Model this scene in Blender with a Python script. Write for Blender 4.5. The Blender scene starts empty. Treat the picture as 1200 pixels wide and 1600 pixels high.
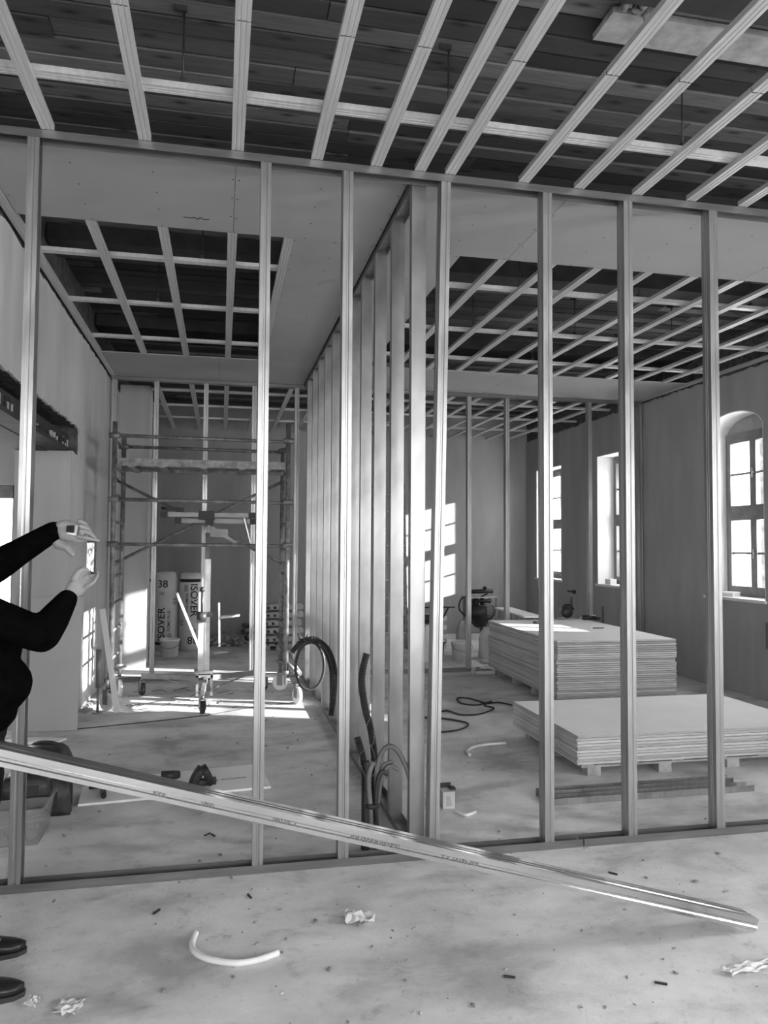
import bpy, bmesh, math, random
from mathutils import Vector, Matrix
random.seed(7)
SC = bpy.context.scene
COL = SC.collection
PI = math.pi

# ---------------------------------------------------------------- camera
cam = bpy.data.cameras.new('camera')
cam.sensor_fit = 'VERTICAL'; cam.sensor_height = 24.0; cam.lens = 17.932
cam.clip_start = 0.05; cam.clip_end = 200
camo = bpy.data.objects.new('camera', cam); COL.objects.link(camo)
r_, u_, f_ = Vector((0.97807639, -0.20816832, 0.00570316)), Vector((-0.01469763, -0.04168656, 0.99902263)), Vector((0.20772712, 0.97720427, 0.04383222))
m_ = Matrix.Identity(4)
for i in range(3):
    m_[i][0] = r_[i]; m_[i][1] = u_[i]; m_[i][2] = -f_[i]
m_[2][3] = 1.6
camo.matrix_world = m_
SC.camera = camo

# ---------------------------------------------------------------- light
SC.view_settings.view_transform = 'Standard'; SC.view_settings.look = 'None'
SC.view_settings.gamma = 1.0; SC.view_settings.use_curve_mapping = False
SC.view_settings.exposure = .95
SKY = 3.0
SUN = 16.0
WINDOW_LIGHT = 17.0          # W per m2 of window
w = bpy.data.worlds.new('overcast_sky'); SC.world = w; w.use_nodes = True
w.node_tree.nodes['Background'].inputs[0].default_value = (1, 1, 1, 1)
w.node_tree.nodes['Background'].inputs[1].default_value = SKY
sl = bpy.data.lights.new('sun', 'SUN'); sl.energy = SUN; sl.angle = math.radians(0.7); sl.color = (1, 1, 1)
so = bpy.data.objects.new('sun', sl); COL.objects.link(so)
so.rotation_euler = Vector((-1, .36, -.266)).to_track_quat('-Z', 'Y').to_euler()
so.location = (12, 0, 6)

RW = 5.6          # right wall face
WIN_DEPTH = 0.27
def daylight(cx, cy, cz, sx, sz, direction, k=1.0):
    """sky light falling through one window opening"""
    l = bpy.data.lights.new('window_daylight', 'AREA'); l.shape = 'RECTANGLE'
    l.size = sx; l.size_y = sz; l.energy = WINDOW_LIGHT * sx * sz * k; l.color = (1, 1, 1)
    o = bpy.data.objects.new('window_daylight', l); COL.objects.link(o)
    o.location = (cx, cy, cz)
    o.rotation_euler = Vector(direction).to_track_quat('-Z', 'Z').to_euler()
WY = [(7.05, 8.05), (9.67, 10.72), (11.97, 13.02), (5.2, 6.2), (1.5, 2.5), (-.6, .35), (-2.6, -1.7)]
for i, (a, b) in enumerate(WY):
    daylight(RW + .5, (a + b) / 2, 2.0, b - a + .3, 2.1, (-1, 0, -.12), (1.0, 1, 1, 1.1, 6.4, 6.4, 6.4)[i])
for cx in (-1.6, 1.2, 4.0):
    daylight(cx, -3.75, 2.0, 1.4, 2.1, (0, 1, -.1), 1.1)
daylight(-2.75, 9.2, 1.5, 1.4, 1.3, (0, -1, -.1), 1.0)

# ---------------------------------------------------------------- materials
def nt(name):
    m = bpy.data.materials.new(name); m.use_nodes = True
    t = m.node_tree; return m, t, t.nodes['Principled BSDF']
def g(v): return (v, v, v, 1)
def coords(t, scale=(1, 1, 1), world=False):
    if world:
        c = t.nodes.new('ShaderNodeNewGeometry').outputs['Position']
    else:
        c = t.nodes.new('ShaderNodeTexCoord').outputs['Object']
    mp = t.nodes.new('ShaderNodeMapping'); mp.inputs['Scale'].default_value = scale
    t.links.new(c, mp.inputs[0]); return mp.outputs[0]
def noise(t, vec, scale, detail=4, rough=.55, dist=0):
    n = t.nodes.new('ShaderNodeTexNoise'); n.inputs['Scale'].default_value = scale
    n.inputs['Detail'].default_value = detail; n.inputs['Roughness'].default_value = rough
    n.inputs['Distortion'].default_value = dist
    t.links.new(vec, n.inputs['Vector']); return n.outputs['Fac']
def ramp(t, fac, stops):
    r = t.nodes.new('ShaderNodeValToRGB'); e = r.color_ramp.elements
    e[0].position, e[0].color = stops[0][0], g(stops[0][1])
    e[1].position, e[1].color = stops[-1][0], g(stops[-1][1])
    for p_, v in stops[1:-1]:
        x = e.new(p_); x.color = g(v)
    t.links.new(fac, r.inputs[0]); return r.outputs[0]
def mul(t, a, b, fac=1.0, mode='MULTIPLY'):
    m = t.nodes.new('ShaderNodeMix'); m.data_type = 'RGBA'; m.blend_type = mode
    m.inputs[0].default_value = fac
    t.links.new(a, m.inputs[6]); t.links.new(b, m.inputs[7]); return m.outputs[2]
def bump(t, b, h, strength=.3, dist=.01):
    n = t.nodes.new('ShaderNodeBump'); n.inputs['Strength'].default_value = strength; n.inputs['Distance'].default_value = dist
    t.links.new(h, n.inputs['Height']); t.links.new(n.outputs[0], b.inputs['Normal'])
def simple(name, v, rough=.6, metal=0, var=.0, nscale=8, bmp=0, spec=.4, world=False):
    m, t, b = nt(name)
    b.inputs['Base Color'].default_value = g(v); b.inputs['Roughness'].default_value = rough
    b.inputs['Metallic'].default_value = metal; b.inputs['Specular IOR Level'].default_value = spec
    c = coords(t, world=world)
    n = noise(t, c, nscale)
    t.links.new(ramp(t, n, [(.3, max(v - var, 0)), (.7, v + var)]), b.inputs['Base Color'])
    if bmp: bump(t, b, noise(t, c, nscale * 6), bmp)
    return m
MT = {}
# galvanised sheet steel: soft streaks and small dents
m, t, b = nt('galvanised_steel'); c = coords(t, (18, 18, 1.4)); n = noise(t, c, 2.0, 5)
t.links.new(ramp(t, n, [(.25, .32), (.75, .44)]), b.inputs['Base Color'])
b.inputs['Metallic'].default_value = .9
t.links.new(ramp(t, noise(t, coords(t, (3, 3, 1.2)), 2.5, 3), [(.3, .28), (.7, .46)]), b.inputs['Roughness'])
bump(t, b, noise(t, coords(t, (1, 1, .6)), 4.0, 2), .35, .012); MT['steel'] = m
m, t, b = nt('galvanised_web'); c = coords(t, (1.6, 1.6, .9))
t.links.new(ramp(t, noise(t, c, 2.2, 3), [(.3, .24), (.5, .34), (.7, .42)]), b.inputs['Base Color'])
b.inputs['Metallic'].default_value = .85; b.inputs['Roughness'].default_value = .33
bump(t, b, noise(t, coords(t, (1, 1, .7)), 3.2, 1), .4, .02); MT['web'] = m
m, t, b = nt('galvanised_runner'); c = coords(t, (20, 1.6, 20)); n = noise(t, c, 2.0, 5)
t.links.new(ramp(t, n, [(.25, .5), (.75, .66)]), b.inputs['Base Color'])
b.inputs['Metallic'].default_value = .45; b.inputs['Roughness'].default_value = .42; MT['runner'] = m
m, t, b = nt('track_steel'); c = coords(t, (1.5, 14, 14)); n = noise(t, c, 2.0, 5)
t.links.new(ramp(t, n, [(.25, .15), (.75, .25)]), b.inputs['Base Color'])
b.inputs['Metallic'].default_value = .7; b.inputs['Roughness'].default_value = .36
bump(t, b, noise(t, coords(t), 5.0, 2), .2, .01); MT['track'] = m
m, t, b = nt('glossy_new_steel'); c = coords(t, (.8, 6, 6)); n = noise(t, c, 1.5, 3)
t.links.new(ramp(t, n, [(.25, .5), (.75, .62)]), b.inputs['Base Color'])
b.inputs['Metallic'].default_value = .95; b.inputs['Roughness'].default_value = .16
bump(t, b, noise(t, coords(t, (.6, .6, .6)), 3.2, 1), .35, .02); MT['shiny'] = m
# plasterboard in two tones, shade and window light worked into the colour
m, t, b = nt('plasterboard_shaded'); c = coords(t, world=True)
t.links.new(ramp(t, noise(t, c, 1.6, 5), [(.3, .32), (.7, .36)]), b.inputs['Base Color']); b.inputs['Roughness'].default_value = .85; MT['board'] = m
m, t, b = nt('plasterboard_lit'); c = coords(t)
t.links.new(ramp(t, noise(t, c, 2.5, 5), [(.3, .82), (.7, .88)]), b.inputs['Base Color']); b.inputs['Roughness'].default_value = .8; MT['boardtop'] = m
m, t, b = nt('plasterboard_edge'); oi = t.nodes.new('ShaderNodeObjectInfo')
t.links.new(mul(t, ramp(t, oi.outputs['Random'], [(0, .34), (.5, .5), (1, .62)]), ramp(t, noise(t, coords(t, (1.5, 1.5, 1)), 2, 2), [(.3, .85), (.7, 1)])), b.inputs['Base Color']); b.inputs['Roughness'].default_value = .9; MT['boardedge'] = m
# plaster walls with faint trowel patches
def plaster(name, lo, hi, sc=1.1):
    m, t, b = nt(name); c = coords(t, (1, 1, .45), world=True)
    a = ramp(t, noise(t, c, sc, 6, .6, .4), [(.3, lo), (.7, hi)])
    s = ramp(t, noise(t, coords(t, (2.2, 2.2, .5), world=True), 1.7, 3), [(.42, .92), (.6, 1)])
    t.links.new(mul(t, a, s), b.inputs['Base Color']); b.inputs['Roughness'].default_value = .9
    bump(t, b, noise(t, coords(t, world=True), 30, 5), .12, .004); return m
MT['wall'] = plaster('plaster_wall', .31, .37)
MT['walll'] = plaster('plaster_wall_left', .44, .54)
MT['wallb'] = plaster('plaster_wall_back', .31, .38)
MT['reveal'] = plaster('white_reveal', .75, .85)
MT['brick'] = simple('rough_masonry', .1, .95, var=.05, nscale=14, bmp=.6, world=True)
# screed floor with stains, scuffs and trowelled texture
m, t, b = nt('screed_floor'); c = coords(t, world=True)
base = ramp(t, noise(t, c, .9, 6, .6, .1), [(.3, .5), (.5, .68), (.7, .84)])
st = ramp(t, noise(t, coords(t, (1, 1.7, 1), world=True), 1.6, 7, .62, .25), [(.36, .5), (.47, .86), (.56, 1.0)])
sp = ramp(t, noise(t, c, 22, 5, .7), [(.33, .62), (.4, 1.0), (.9, 1.0)])
dk = ramp(t, noise(t, c, 5, 8, .75, .15), [(.32, .6), (.42, .94), (.7, 1.08)])
x = mul(t, mul(t, mul(t, base, st, .7), sp, .45), dk, .8)
t.links.new(x, b.inputs['Base Color']); b.inputs['Roughness'].default_value = .78; b.inputs['Specular IOR Level'].default_value = .3
hh = t.nodes.new('ShaderNodeMath'); hh.operation = 'ADD'
t.links.new(noise(t, c, 60, 5, .7), hh.inputs[0]); t.links.new(noise(t, c, 9, 6, .7), hh.inputs[1])
bump(t, b, hh.outputs[0], .4, .008); MT['floor'] = m
# old timber planks: grain along X, each plank its own tone through a colour attribute
m, t, b = nt('old_timber_planks'); c = coords(t, (1.2, 14, 8), world=True)
gr = ramp(t, noise(t, c, 2.6, 8, .65, .8), [(.3, .55), (.5, .85), (.75, 1.1)])
at = t.nodes.new('ShaderNodeAttribute'); at.attribute_name = 'tone'
kn = t.nodes.new('ShaderNodeTexVoronoi'); kn.voronoi_dimensions = '2D'; kn.inputs['Scale'].default_value = 1.0
t.links.new(coords(t, (2.3, 7.0, 1), world=True), kn.inputs['Vector'])
kr = ramp(t, kn.outputs['Distance'], [(.03, .25), (.1, .7), (.16, 1)])
t.links.new(mul(t, mul(t, at.outputs['Color'], gr), kr), b.inputs['Base Color']); b.inputs['Roughness'].default_value = .85
bump(t, b, gr, .3, .004); MT['planks'] = m
MT['beam'] = simple('dark_beam', .035, .8, var=.012, nscale=5, world=True)
MT['black'] = simple('black_plastic', .018, .5, var=.006)
MT['rubber'] = simple('black_rubber', .03, .65, var=.01)
MT['hose'] = simple('dark_hose', .03, .45, var=.01)
MT['greyhose'] = simple('grey_conduit', .13, .45, var=.03)
MT['whitehose'] = simple('white_flexible_pipe', .72, .5, var=.05)
MT['alu'] = simple('weathered_aluminium', .2, .5, .5, var=.09, nscale=16)
MT['aluflat'] = simple('aluminium_sheet', .55, .38, .6, var=.1, nscale=9)
MT['white'] = simple('white_plastic', .72, .4, var=.05)
MT['film'] = simple('printed_white_film', .62, .35, var=.06, nscale=5, bmp=.2)
MT['bag'] = simple('paper_sack', .42, .8, var=.1, nscale=7)
MT['wood'] = simple('pallet_timber', .33, .85, var=.1, nscale=11, bmp=.2)
MT['windowwood'] = simple('window_frame_timber', .2, .6, var=.04, nscale=9)
MT['ink'] = simple('black_print', .02, .6, var=.002)
MT['greyink'] = simple('grey_print', .16, .6, var=.01)
MT['sweater'] = simple('black_sweater', .0022, 1.0, var=.001, nscale=30, spec=.02)
MT['trousers'] = simple('black_trousers', .006, .9, var=.002, nscale=20, spec=.15)
MT['leather'] = simple('black_leather', .015, .35, var=.005, nscale=12, bmp=.15)
MT['skin'] = simple('skin', .22, .5, var=.035, nscale=14, bmp=.1)
MT['hair'] = simple('dark_hair', .04, .7, var=.02, nscale=40)
MT['tool'] = simple('dark_tool_body', .03, .45, var=.02)
MT['grey'] = simple('grey_metal', .22, .45, .4, var=.05)
MT['rubble'] = simple('rubble', .3, .95, var=.15, nscale=18, bmp=.5)
MT['paper'] = simple('scrap_paper', .6, .8, var=.1, nscale=12)
MT['cardboard'] = simple('cardboard', .5, .8, var=.05)
MT['bark'] = simple('bark', .12, .9, var=.04)
m, t, b = nt('clear_plastic'); b.inputs['Base Color'].default_value = g(.35); b.inputs['Roughness'].default_value = .25
b.inputs['Alpha'].default_value = .4; MT['clear'] = m
m, t, b = nt('milky_plastic'); b.inputs['Base Color'].default_value = g(.85); b.inputs['Roughness'].default_value = .25
b.inputs['Alpha'].default_value = .6; MT['milky'] = m
m, t, b = nt('window_glass')
tr = t.nodes.new('ShaderNodeBsdfTransparent'); gl = t.nodes.new('ShaderNodeBsdfGlossy'); gl.inputs['Roughness'].default_value = .03
mx = t.nodes.new('ShaderNodeMixShader'); mx.inputs[0].default_value = .05
t.links.new(tr.outputs[0], mx.inputs[1]); t.links.new(gl.outputs[0], mx.inputs[2])
t.links.new(mx.outputs[0], t.nodes['Material Output'].inputs[0]); t.nodes.remove(b); MT['glass'] = m
m, t, b = nt('lit_phone_screen'); c = coords(t)
s = ramp(t, noise(t, c, 45, 4), [(.35, .08), (.5, .5), (.62, .95)])
t.links.new(s, b.inputs['Emission Color']); b.inputs['Emission Strength'].default_value = 1.0; b.inputs['Base Color'].default_value = g(.02); MT['screen'] = m

# ---------------------------------------------------------------- helpers
def new(): return bmesh.new()
def obj(name, bm, mat, parent=None, smooth=False, recalc=True):
    if recalc: bmesh.ops.recalc_face_normals(bm, faces=bm.faces)
    me = bpy.data.meshes.new(name); bm.to_mesh(me); bm.free()
    for mm in (mat if isinstance(mat, (list, tuple)) else [mat]): me.materials.append(MT[mm])
    if smooth:
        for p_ in me.polygons: p_.use_smooth = True
    o = bpy.data.objects.new(name, me); COL.objects.link(o)
    if parent: o.parent = parent
    return o
def tag(o, label, cat, group=None, kind=None):
    o['label'] = label; o['category'] = cat
    if group: o['group'] = group
    if kind: o['kind'] = kind
    return o
def struct(o): o['kind'] = 'structure'; return o
def thing(name, loc, label, cat, group=None, rz=0):
    o = bpy.data.objects.new(name, None); COL.objects.link(o)
    o.empty_display_size = .1; o.location = loc; o.rotation_euler = (0, 0, rz)
    return tag(o, label, cat, group)
def center(o):
    """move a mesh object's origin to the middle of its base"""
    me = o.data; n = len(me.vertices)
    xs = [v.co.x for v in me.vertices]; ys = [v.co.y for v in me.vertices]; zs = [v.co.z for v in me.vertices]
    c = Vector(((min(xs) + max(xs)) / 2, (min(ys) + max(ys)) / 2, min(zs)))
    me.transform(Matrix.Translation(-c)); o.location = o.location + c
    return o
def box(bm, x0, x1, y0, y1, z0, z1, M=None, mi=0):
    vs = [bm.verts.new((x, y, z)) for z in (z0, z1) for y in (y0, y1) for x in (x0, x1)]
    if M is not None:
        for v in vs: v.co = M @ v.co
    fs = []
    for q in ((0, 2, 3, 1), (4, 5, 7, 6), (0, 1, 5, 4), (2, 6, 7, 3), (0, 4, 6, 2), (1, 3, 7, 5)):
        f = bm.faces.new([vs[i] for i in q]); f.material_index = mi; fs.append(f)
    return fs
def rotz(a, c=(0, 0, 0)):
    return Matrix.Translation(c) @ Matrix.Rotation(a, 4, 'Z') @ Matrix.Translation(-Vector(c))
def frame(p, d, up=Vector((0, 0, 1))):
    d = Vector(d).normalized()
    if abs(d.dot(up)) > .98: up = Vector((0, 1, 0))
    a = d.cross(up).normalized(); b = a.cross(d).normalized()
    M = Matrix.Identity(4)
    for i in range(3):
        M[i][0] = a[i]; M[i][1] = b[i]; M[i][2] = d[i]; M[i][3] = p[i]
    return M
def cyl(bm, p0, p1, r0, r1=None, seg=12, caps=True, mi=0):
    p0, p1 = Vector(p0), Vector(p1); r1 = r0 if r1 is None else r1
    M = frame(p0, p1 - p0); L = (p1 - p0).length
    a = [bm.verts.new(M @ Vector((r0 * math.cos(2 * PI * i / seg), r0 * math.sin(2 * PI * i / seg), 0))) for i in range(seg)]
    b = [bm.verts.new(M @ Vector((r1 * math.cos(2 * PI * i / seg), r1 * math.sin(2 * PI * i / seg), L))) for i in range(seg)]
    for i in range(seg):
        f = bm.faces.new((a[i], a[(i + 1) % seg], b[(i + 1) % seg], b[i])); f.smooth = True; f.material_index = mi
    if caps:
        bm.faces.new(a[::-1]).material_index = mi; bm.faces.new(b).material_index = mi
def bar(bm, p0, p1, wx, wy, up=Vector((0, 0, 1))):
    p0, p1 = Vector(p0), Vector(p1); M = frame(p0, p1 - p0, up)
    box(bm, -wx / 2, wx / 2, -wy / 2, wy / 2, 0, (p1 - p0).length, M)
def smoothpath(pts, n=6):
    P_ = [Vector(p_) for p_ in pts]; out = []
    for i in range(len(P_) - 1):
        p0 = P_[max(i - 1, 0)]; p1 = P_[i]; p2 = P_[i + 1]; p3 = P_[min(i + 2, len(P_) - 1)]
        for k in range(n):
            s = k / n
            out.append(.5 * ((2 * p1) + (p2 - p0) * s + (2 * p0 - 5 * p1 + 4 * p2 - p3) * s * s + (3 * p1 - p0 - 3 * p2 + p3) * s ** 3))
    out.append(P_[-1]); return out
def tube(bm, pts, r, seg=8, n=6, rib=0, smooth=True):
    """tube along a smoothed path; rib>0 gives a corrugated pipe"""
    P_ = smoothpath(pts, n) if smooth else [Vector(p_) for p_ in pts]
    if rib:
        L = [0]
        for i in range(1, len(P_)): L.append(L[-1] + (P_[i] - P_[i - 1]).length)
        tot = L[-1]; k = max(int(tot / rib), 2); Q = []
        for i in range(k * 2 + 1):
            s = tot * i / (k * 2); j = 0
            while j < len(L) - 2 and L[j + 1] < s: j += 1
            f = (s - L[j]) / max(L[j + 1] - L[j], 1e-6); Q.append(P_[j].lerp(P_[j + 1], min(f, 1)))
        P_ = Q
    rings = []; prev = None
    for i, p_ in enumerate(P_):
        d = (P_[min(i + 1, len(P_) - 1)] - P_[max(i - 1, 0)]).normalized()
        if prev is None:
            a = d.cross(Vector((0, 0, 1)))
            if a.length < .1: a = d.cross(Vector((0, 1, 0)))
            a.normalize()
        else:
            a = (prev - d * prev.dot(d)).normalized()
        prev = a; b = d.cross(a)
        rr = r(i / (len(P_) - 1)) if callable(r) else r
        if rib: rr *= 1.0 if i % 2 else .8
        rings.append([bm.verts.new(p_ + (a * math.cos(2 * PI * k / seg) + b * math.sin(2 * PI * k / seg)) * rr) for k in range(seg)])
    for i in range(len(rings) - 1):
        for k in range(seg):
            f = bm.faces.new((rings[i][k], rings[i][(k + 1) % seg], rings[i + 1][(k + 1) % seg], rings[i + 1][k])); f.smooth = not rib
    bm.faces.new(rings[0][::-1]); bm.faces.new(rings[-1])
def lathe(bm, prof, M=None, seg=24, mi=0):
    """prof: (r,z) pairs turned round the local z axis"""
    M = M or Matrix.Identity(4); rings = []
    for r, z in prof:
        rings.append([bm.verts.new(M @ Vector((max(r, 1e-4) * math.cos(2 * PI * i / seg), max(r, 1e-4) * math.sin(2 * PI * i / seg), z))) for i in range(seg)])
    for a, b in zip(rings, rings[1:]):
        for i in range(seg):
            f = bm.faces.new((a[i], a[(i + 1) % seg], b[(i + 1) % seg], b[i])); f.smooth = True; f.material_index = mi
    bm.faces.new(rings[0][::-1]).material_index = mi; bm.faces.new(rings[-1]).material_index = mi
def prism(bm, poly, axis, a, b, mi=0):
    """extrude a 2-D polygon along an axis ('X','Y','Z') from a to b"""
    def P3(p_, s):
        return {'X': (s, p_[0], p_[1]), 'Y': (p_[0], s, p_[1]), 'Z': (p_[0], p_[1], s)}[axis]
    A = [bm.verts.new(P3(p_, a)) for p_ in poly]; B = [bm.verts.new(P3(p_, b)) for p_ in poly]
    n = len(poly)
    for i in range(n): bm.faces.new((A[i], A[(i + 1) % n], B[(i + 1) % n], B[i])).material_index = mi
    bm.faces.new(A[::-1]).material_index = mi; bm.faces.new(B).material_index = mi
def sheet_profile(line, th):
    """thicken an open polyline into a closed section (sheet metal)"""
    P_ = [Vector(p_) for p_ in line]; off = []
    for i, p_ in enumerate(P_):
        d0 = (P_[i] - P_[i - 1]).normalized() if i else (P_[1] - P_[0]).normalized()
        d1 = (P_[i + 1] - P_[i]).normalized() if i < len(P_) - 1 else d0
        n0 = Vector((-d0.y, d0.x)); n1 = Vector((-d1.y, d1.x)); nn = (n0 + n1)
        nn = nn.normalized() / max(math.sqrt((1 + n0.dot(n1)) / 2), .5)
        off.append(p_ + nn * th)
    return [tuple(p_) for p_ in P_] + [tuple(p_) for p_ in off[::-1]]
def blob(bm, c, r, sub=2, jit=0, M=None):
    res = bmesh.ops.create_icosphere(bm, subdivisions=sub, radius=1)
    for v in res['verts']:
        k = 1 + random.uniform(-jit, jit)
        v.co = Vector((v.co.x * r[0] * k, v.co.y * r[1] * k, v.co.z * r[2] * k))
        if M is not None: v.co = M @ v.co
        v.co += Vector(c)
    for f in bm.faces: f.smooth = True
def text_bm(s, size, space=1.0):
    """lettering as flat geometry in the local XY plane, centred"""
    cu = bpy.data.curves.new('t', 'FONT'); cu.body = s; cu.size = size; cu.align_x = 'CENTER'; cu.align_y = 'CENTER'
    cu.space_character = space; cu.offset = size * .012
    o = bpy.data.objects.new('t', cu); COL.objects.link(o)
    dg = bpy.context.evaluated_depsgraph_get(); me = bpy.data.meshes.new_from_object(o.evaluated_get(dg))
    bm = bmesh.new(); bm.from_mesh(me)
    bpy.data.objects.remove(o); bpy.data.curves.remove(cu); bpy.data.meshes.remove(me)
    return bm
def put_text(name, s, size, M, parent, mat='ink', space=1.0):
    bm = text_bm(s, size, space)
    for v in bm.verts: v.co = M @ v.co
    return obj(name, bm, mat, parent, recalc=False)
def mat3(xa, ya, p_):
    xa = Vector(xa).normalized(); ya = Vector(ya).normalized(); za = xa.cross(ya)
    M = Matrix.Identity(4)
    for i in range(3):
        M[i][0] = xa[i]; M[i][1] = ya[i]; M[i][2] = za[i]; M[i][3] = p_[i]
    return M
ORD = ['first', 'second', 'third', 'fourth', 'fifth', 'sixth', 'seventh', 'eighth', 'ninth', 'tenth', 'eleventh', 'twelfth', 'thirteenth', 'fourteenth', 'fifteenth', 'sixteenth']

# ================================================================= SETTING
H = 3.58           # underside of the suspended ceiling grid
TOP = 4.0          # underside of the old timber ceiling
YB = 13.5          # far wall
LW = -1.3          # left wall face
P1 = 3.84          # near partition, front face
TW = .077          # track width
P2 = 9.40          # far partition, front face
bm = new(); box(bm, -5.2, 6.4, -3.9, 13.9, -.15, 0); struct(obj('floor', bm, 'floor'))

# timber ceiling, plank by plank
bm = new(); lay = bm.loops.layers.color.new('tone'); y = -3.4
while y < YB + .1:
    wd = random.uniform(.115, .15); x = -5.2
    while x < RW + .3:
        L = random.uniform(2.2, 4.6); z = TOP + random.uniform(-.009, .006); v = random.uniform(.14, .5)
        for f in box(bm, x, min(x + L, RW + .3) - .004, y, y + wd - random.uniform(.010, .018), z, z + .03):
            for lp in f.loops: lp[lay] = (v, v, v, 1)
        x += L
    y += wd
for f in box(bm, -5.3, RW + .5, -3.8, YB + .3, TOP + .06, TOP + .25):
    for lp in f.loops: lp[lay] = (.01, .01, .01, 1)
struct(obj('ceiling', bm, 'planks'))

# right wall with its window openings, plaster face with a ragged upper edge
def arch_z(y, a, b, zs=2.93, rise=.24):
    c = (a + b) / 2; h = (b - a) / 2; return zs + rise * math.sqrt(max(0, 1 - ((y - c) / h) ** 2 * .97)) - rise * math.sqrt(.03)
SILL = 1.03
ARCH = {0: True, 1: False, 2: False, 3: True, 4: True, 5: True, 6: True}
def wall_with_windows(name, y0, y1, xa, xb, z1, mat, ragged):
    bm = new(); ws = sorted([(a, b, ARCH[i]) for i, (a, b) in enumerate(WY)])
    cuts = [w_ for w_ in ws if w_[0] > y0 - .01 and w_[1] < y1 + .01]
    y = y0
    def zt(yy): return z1 + (random.uniform(-.02, .012) if ragged else 0)
    def panel(ya, yb, zb):
        n = max(1, int((yb - ya) / .06)) if ragged else 1
        top = [(ya + (yb - ya) * i / n, zt(0)) for i in range(n + 1)]
        if callable(zb):
            k = 20; bot = [(ya + (yb - ya) * i / k, zb(ya + (yb - ya) * i / k)) for i in range(k + 1)]
        else: bot = [(ya, zb), (yb, zb)]
        prism(bm, bot + top[::-1], 'X', xa, xb)
    for a, b, ar in cuts:
        panel(y, a, 0)
        if ar: panel(a, b, lambda q, a=a, b=b: arch_z(q, a, b))
        else: panel(a, b, 2.98)
        box(bm, xa, xb, a, b, 0, SILL)
        y = b
    panel(y, y1, 0)
    return struct(obj(name, bm, mat))
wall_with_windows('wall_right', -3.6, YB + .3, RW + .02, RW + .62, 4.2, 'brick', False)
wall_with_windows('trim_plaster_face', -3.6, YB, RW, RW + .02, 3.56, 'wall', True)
# smooth white reveals inside each opening
def make_window(i):
    a, b = WY[i]; ar = ARCH[i]
    e = bpy.data.objects.new('window_%d' % (i + 1), None); COL.objects.link(e); e.location = (RW, (a + b) / 2, SILL); struct(e)
    loc = -e.location; Mx = Matrix.Translation(loc)
    def fin(name, bm, mat):
        for v in bm.verts: v.co = Mx @ v.co
        return obj(name, bm, mat, e)
    top = (lambda q: arch_z(q, a, b)) if ar else (lambda q: 2.98)
    bm = new(); x0, x1 = RW + .002, RW + .6
    for ya, yb in ((a, a + .012), (b - .012, b)): box(bm, x0, x1, ya, yb, SILL, top(ya) if ya == a else top(yb))
    k = 16
    for q in range(k):
        y0 = a + (b - a) * q / k; y1 = a + (b - a) * (q + 1) / k
        vs = [(y0, top(y0)), (y1, top(y1)), (y1, top(y1) - .012), (y0, top(y0) - .012)]
        prism(bm, vs, 'X', x0, x1)
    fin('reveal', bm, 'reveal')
    bm = new(); box(bm, RW - .03, RW + .6, a - .02, b + .02, SILL - .02, SILL + .012); fin('window_sill', bm, 'white')
    xf = RW + WIN_DEPTH; zt = 2.93 if ar else 2.968; zb = SILL + .012; fw = .065; tr = 2.0
    bm = new()
    box(bm, xf, xf + .07, a + .012, a + fw, zb, zt); box(bm, xf, xf + .07, b - fw, b - .012, zb, zt)
    box(bm, xf, xf + .07, a + fw, b - fw, zt - fw, zt); box(bm, xf, xf + .07, a + fw, b - fw, zb, zb + fw)
    box(bm, xf - .01, xf + .07, a + fw, b - fw, tr - .035, tr + .035); fin('window_frame', bm, 'windowwood')
    if ar:
        bm = new(); prism(bm, [(a + .012, zt)] + [(a + (b - a) * q / 20, top(a + (b - a) * q / 20) - .01) for q in range(1, 20)] + [(b - .012, zt)], 'X', xf + .02, xf + .06)
        fin('arch_infill', bm, 'wall')
    mid = (a + b) / 2
    for (za, zc) in ((zb + fw, tr - .035), (tr + .035, zt - fw)):
        for (ya, yb) in ((a + fw, mid), (mid, b - fw)):
            bm = new(); s = .05
            box(bm, xf - .015, xf + .04, ya, ya + s, za, zc); box(bm, xf - .015, xf + .04, yb - s, yb, za, zc)
            box(bm, xf - .015, xf + .04, ya + s, yb - s, za, za + s); box(bm, xf - .015, xf + .04, ya + s, yb - s, zc - s, zc)
            zm = (za + zc) / 2; box(bm, xf, xf + .03, ya + s, yb - s, zm - .012, zm + .012)
            so_ = fin('sash', bm, 'windowwood')
            bm = new(); box(bm, xf + .012, xf + .016, ya + s, yb - s, za + s, zc - s)
            for v in bm.verts: v.co = Mx @ v.co
            obj('pane', bm, 'glass', so_)
            if ya > mid - .01 or True:
                bm = new(); yy = yb - s / 2 if ya < mid - .01 else ya + s / 2
                if ya < mid - .01:
                    cyl(bm, (xf - .05, yy, (za + zc) / 2 - .06), (xf - .05, yy, (za + zc) / 2 + .05), .008); cyl(bm, (xf - .05, yy, zm), (xf - .015, yy, zm), .008)
                    for v in bm.verts: v.co = Mx @ v.co
                    obj('window_handle', bm, 'grey', so_)
                else: bm.free()
for i in range(len(WY)): make_window(i)
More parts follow.
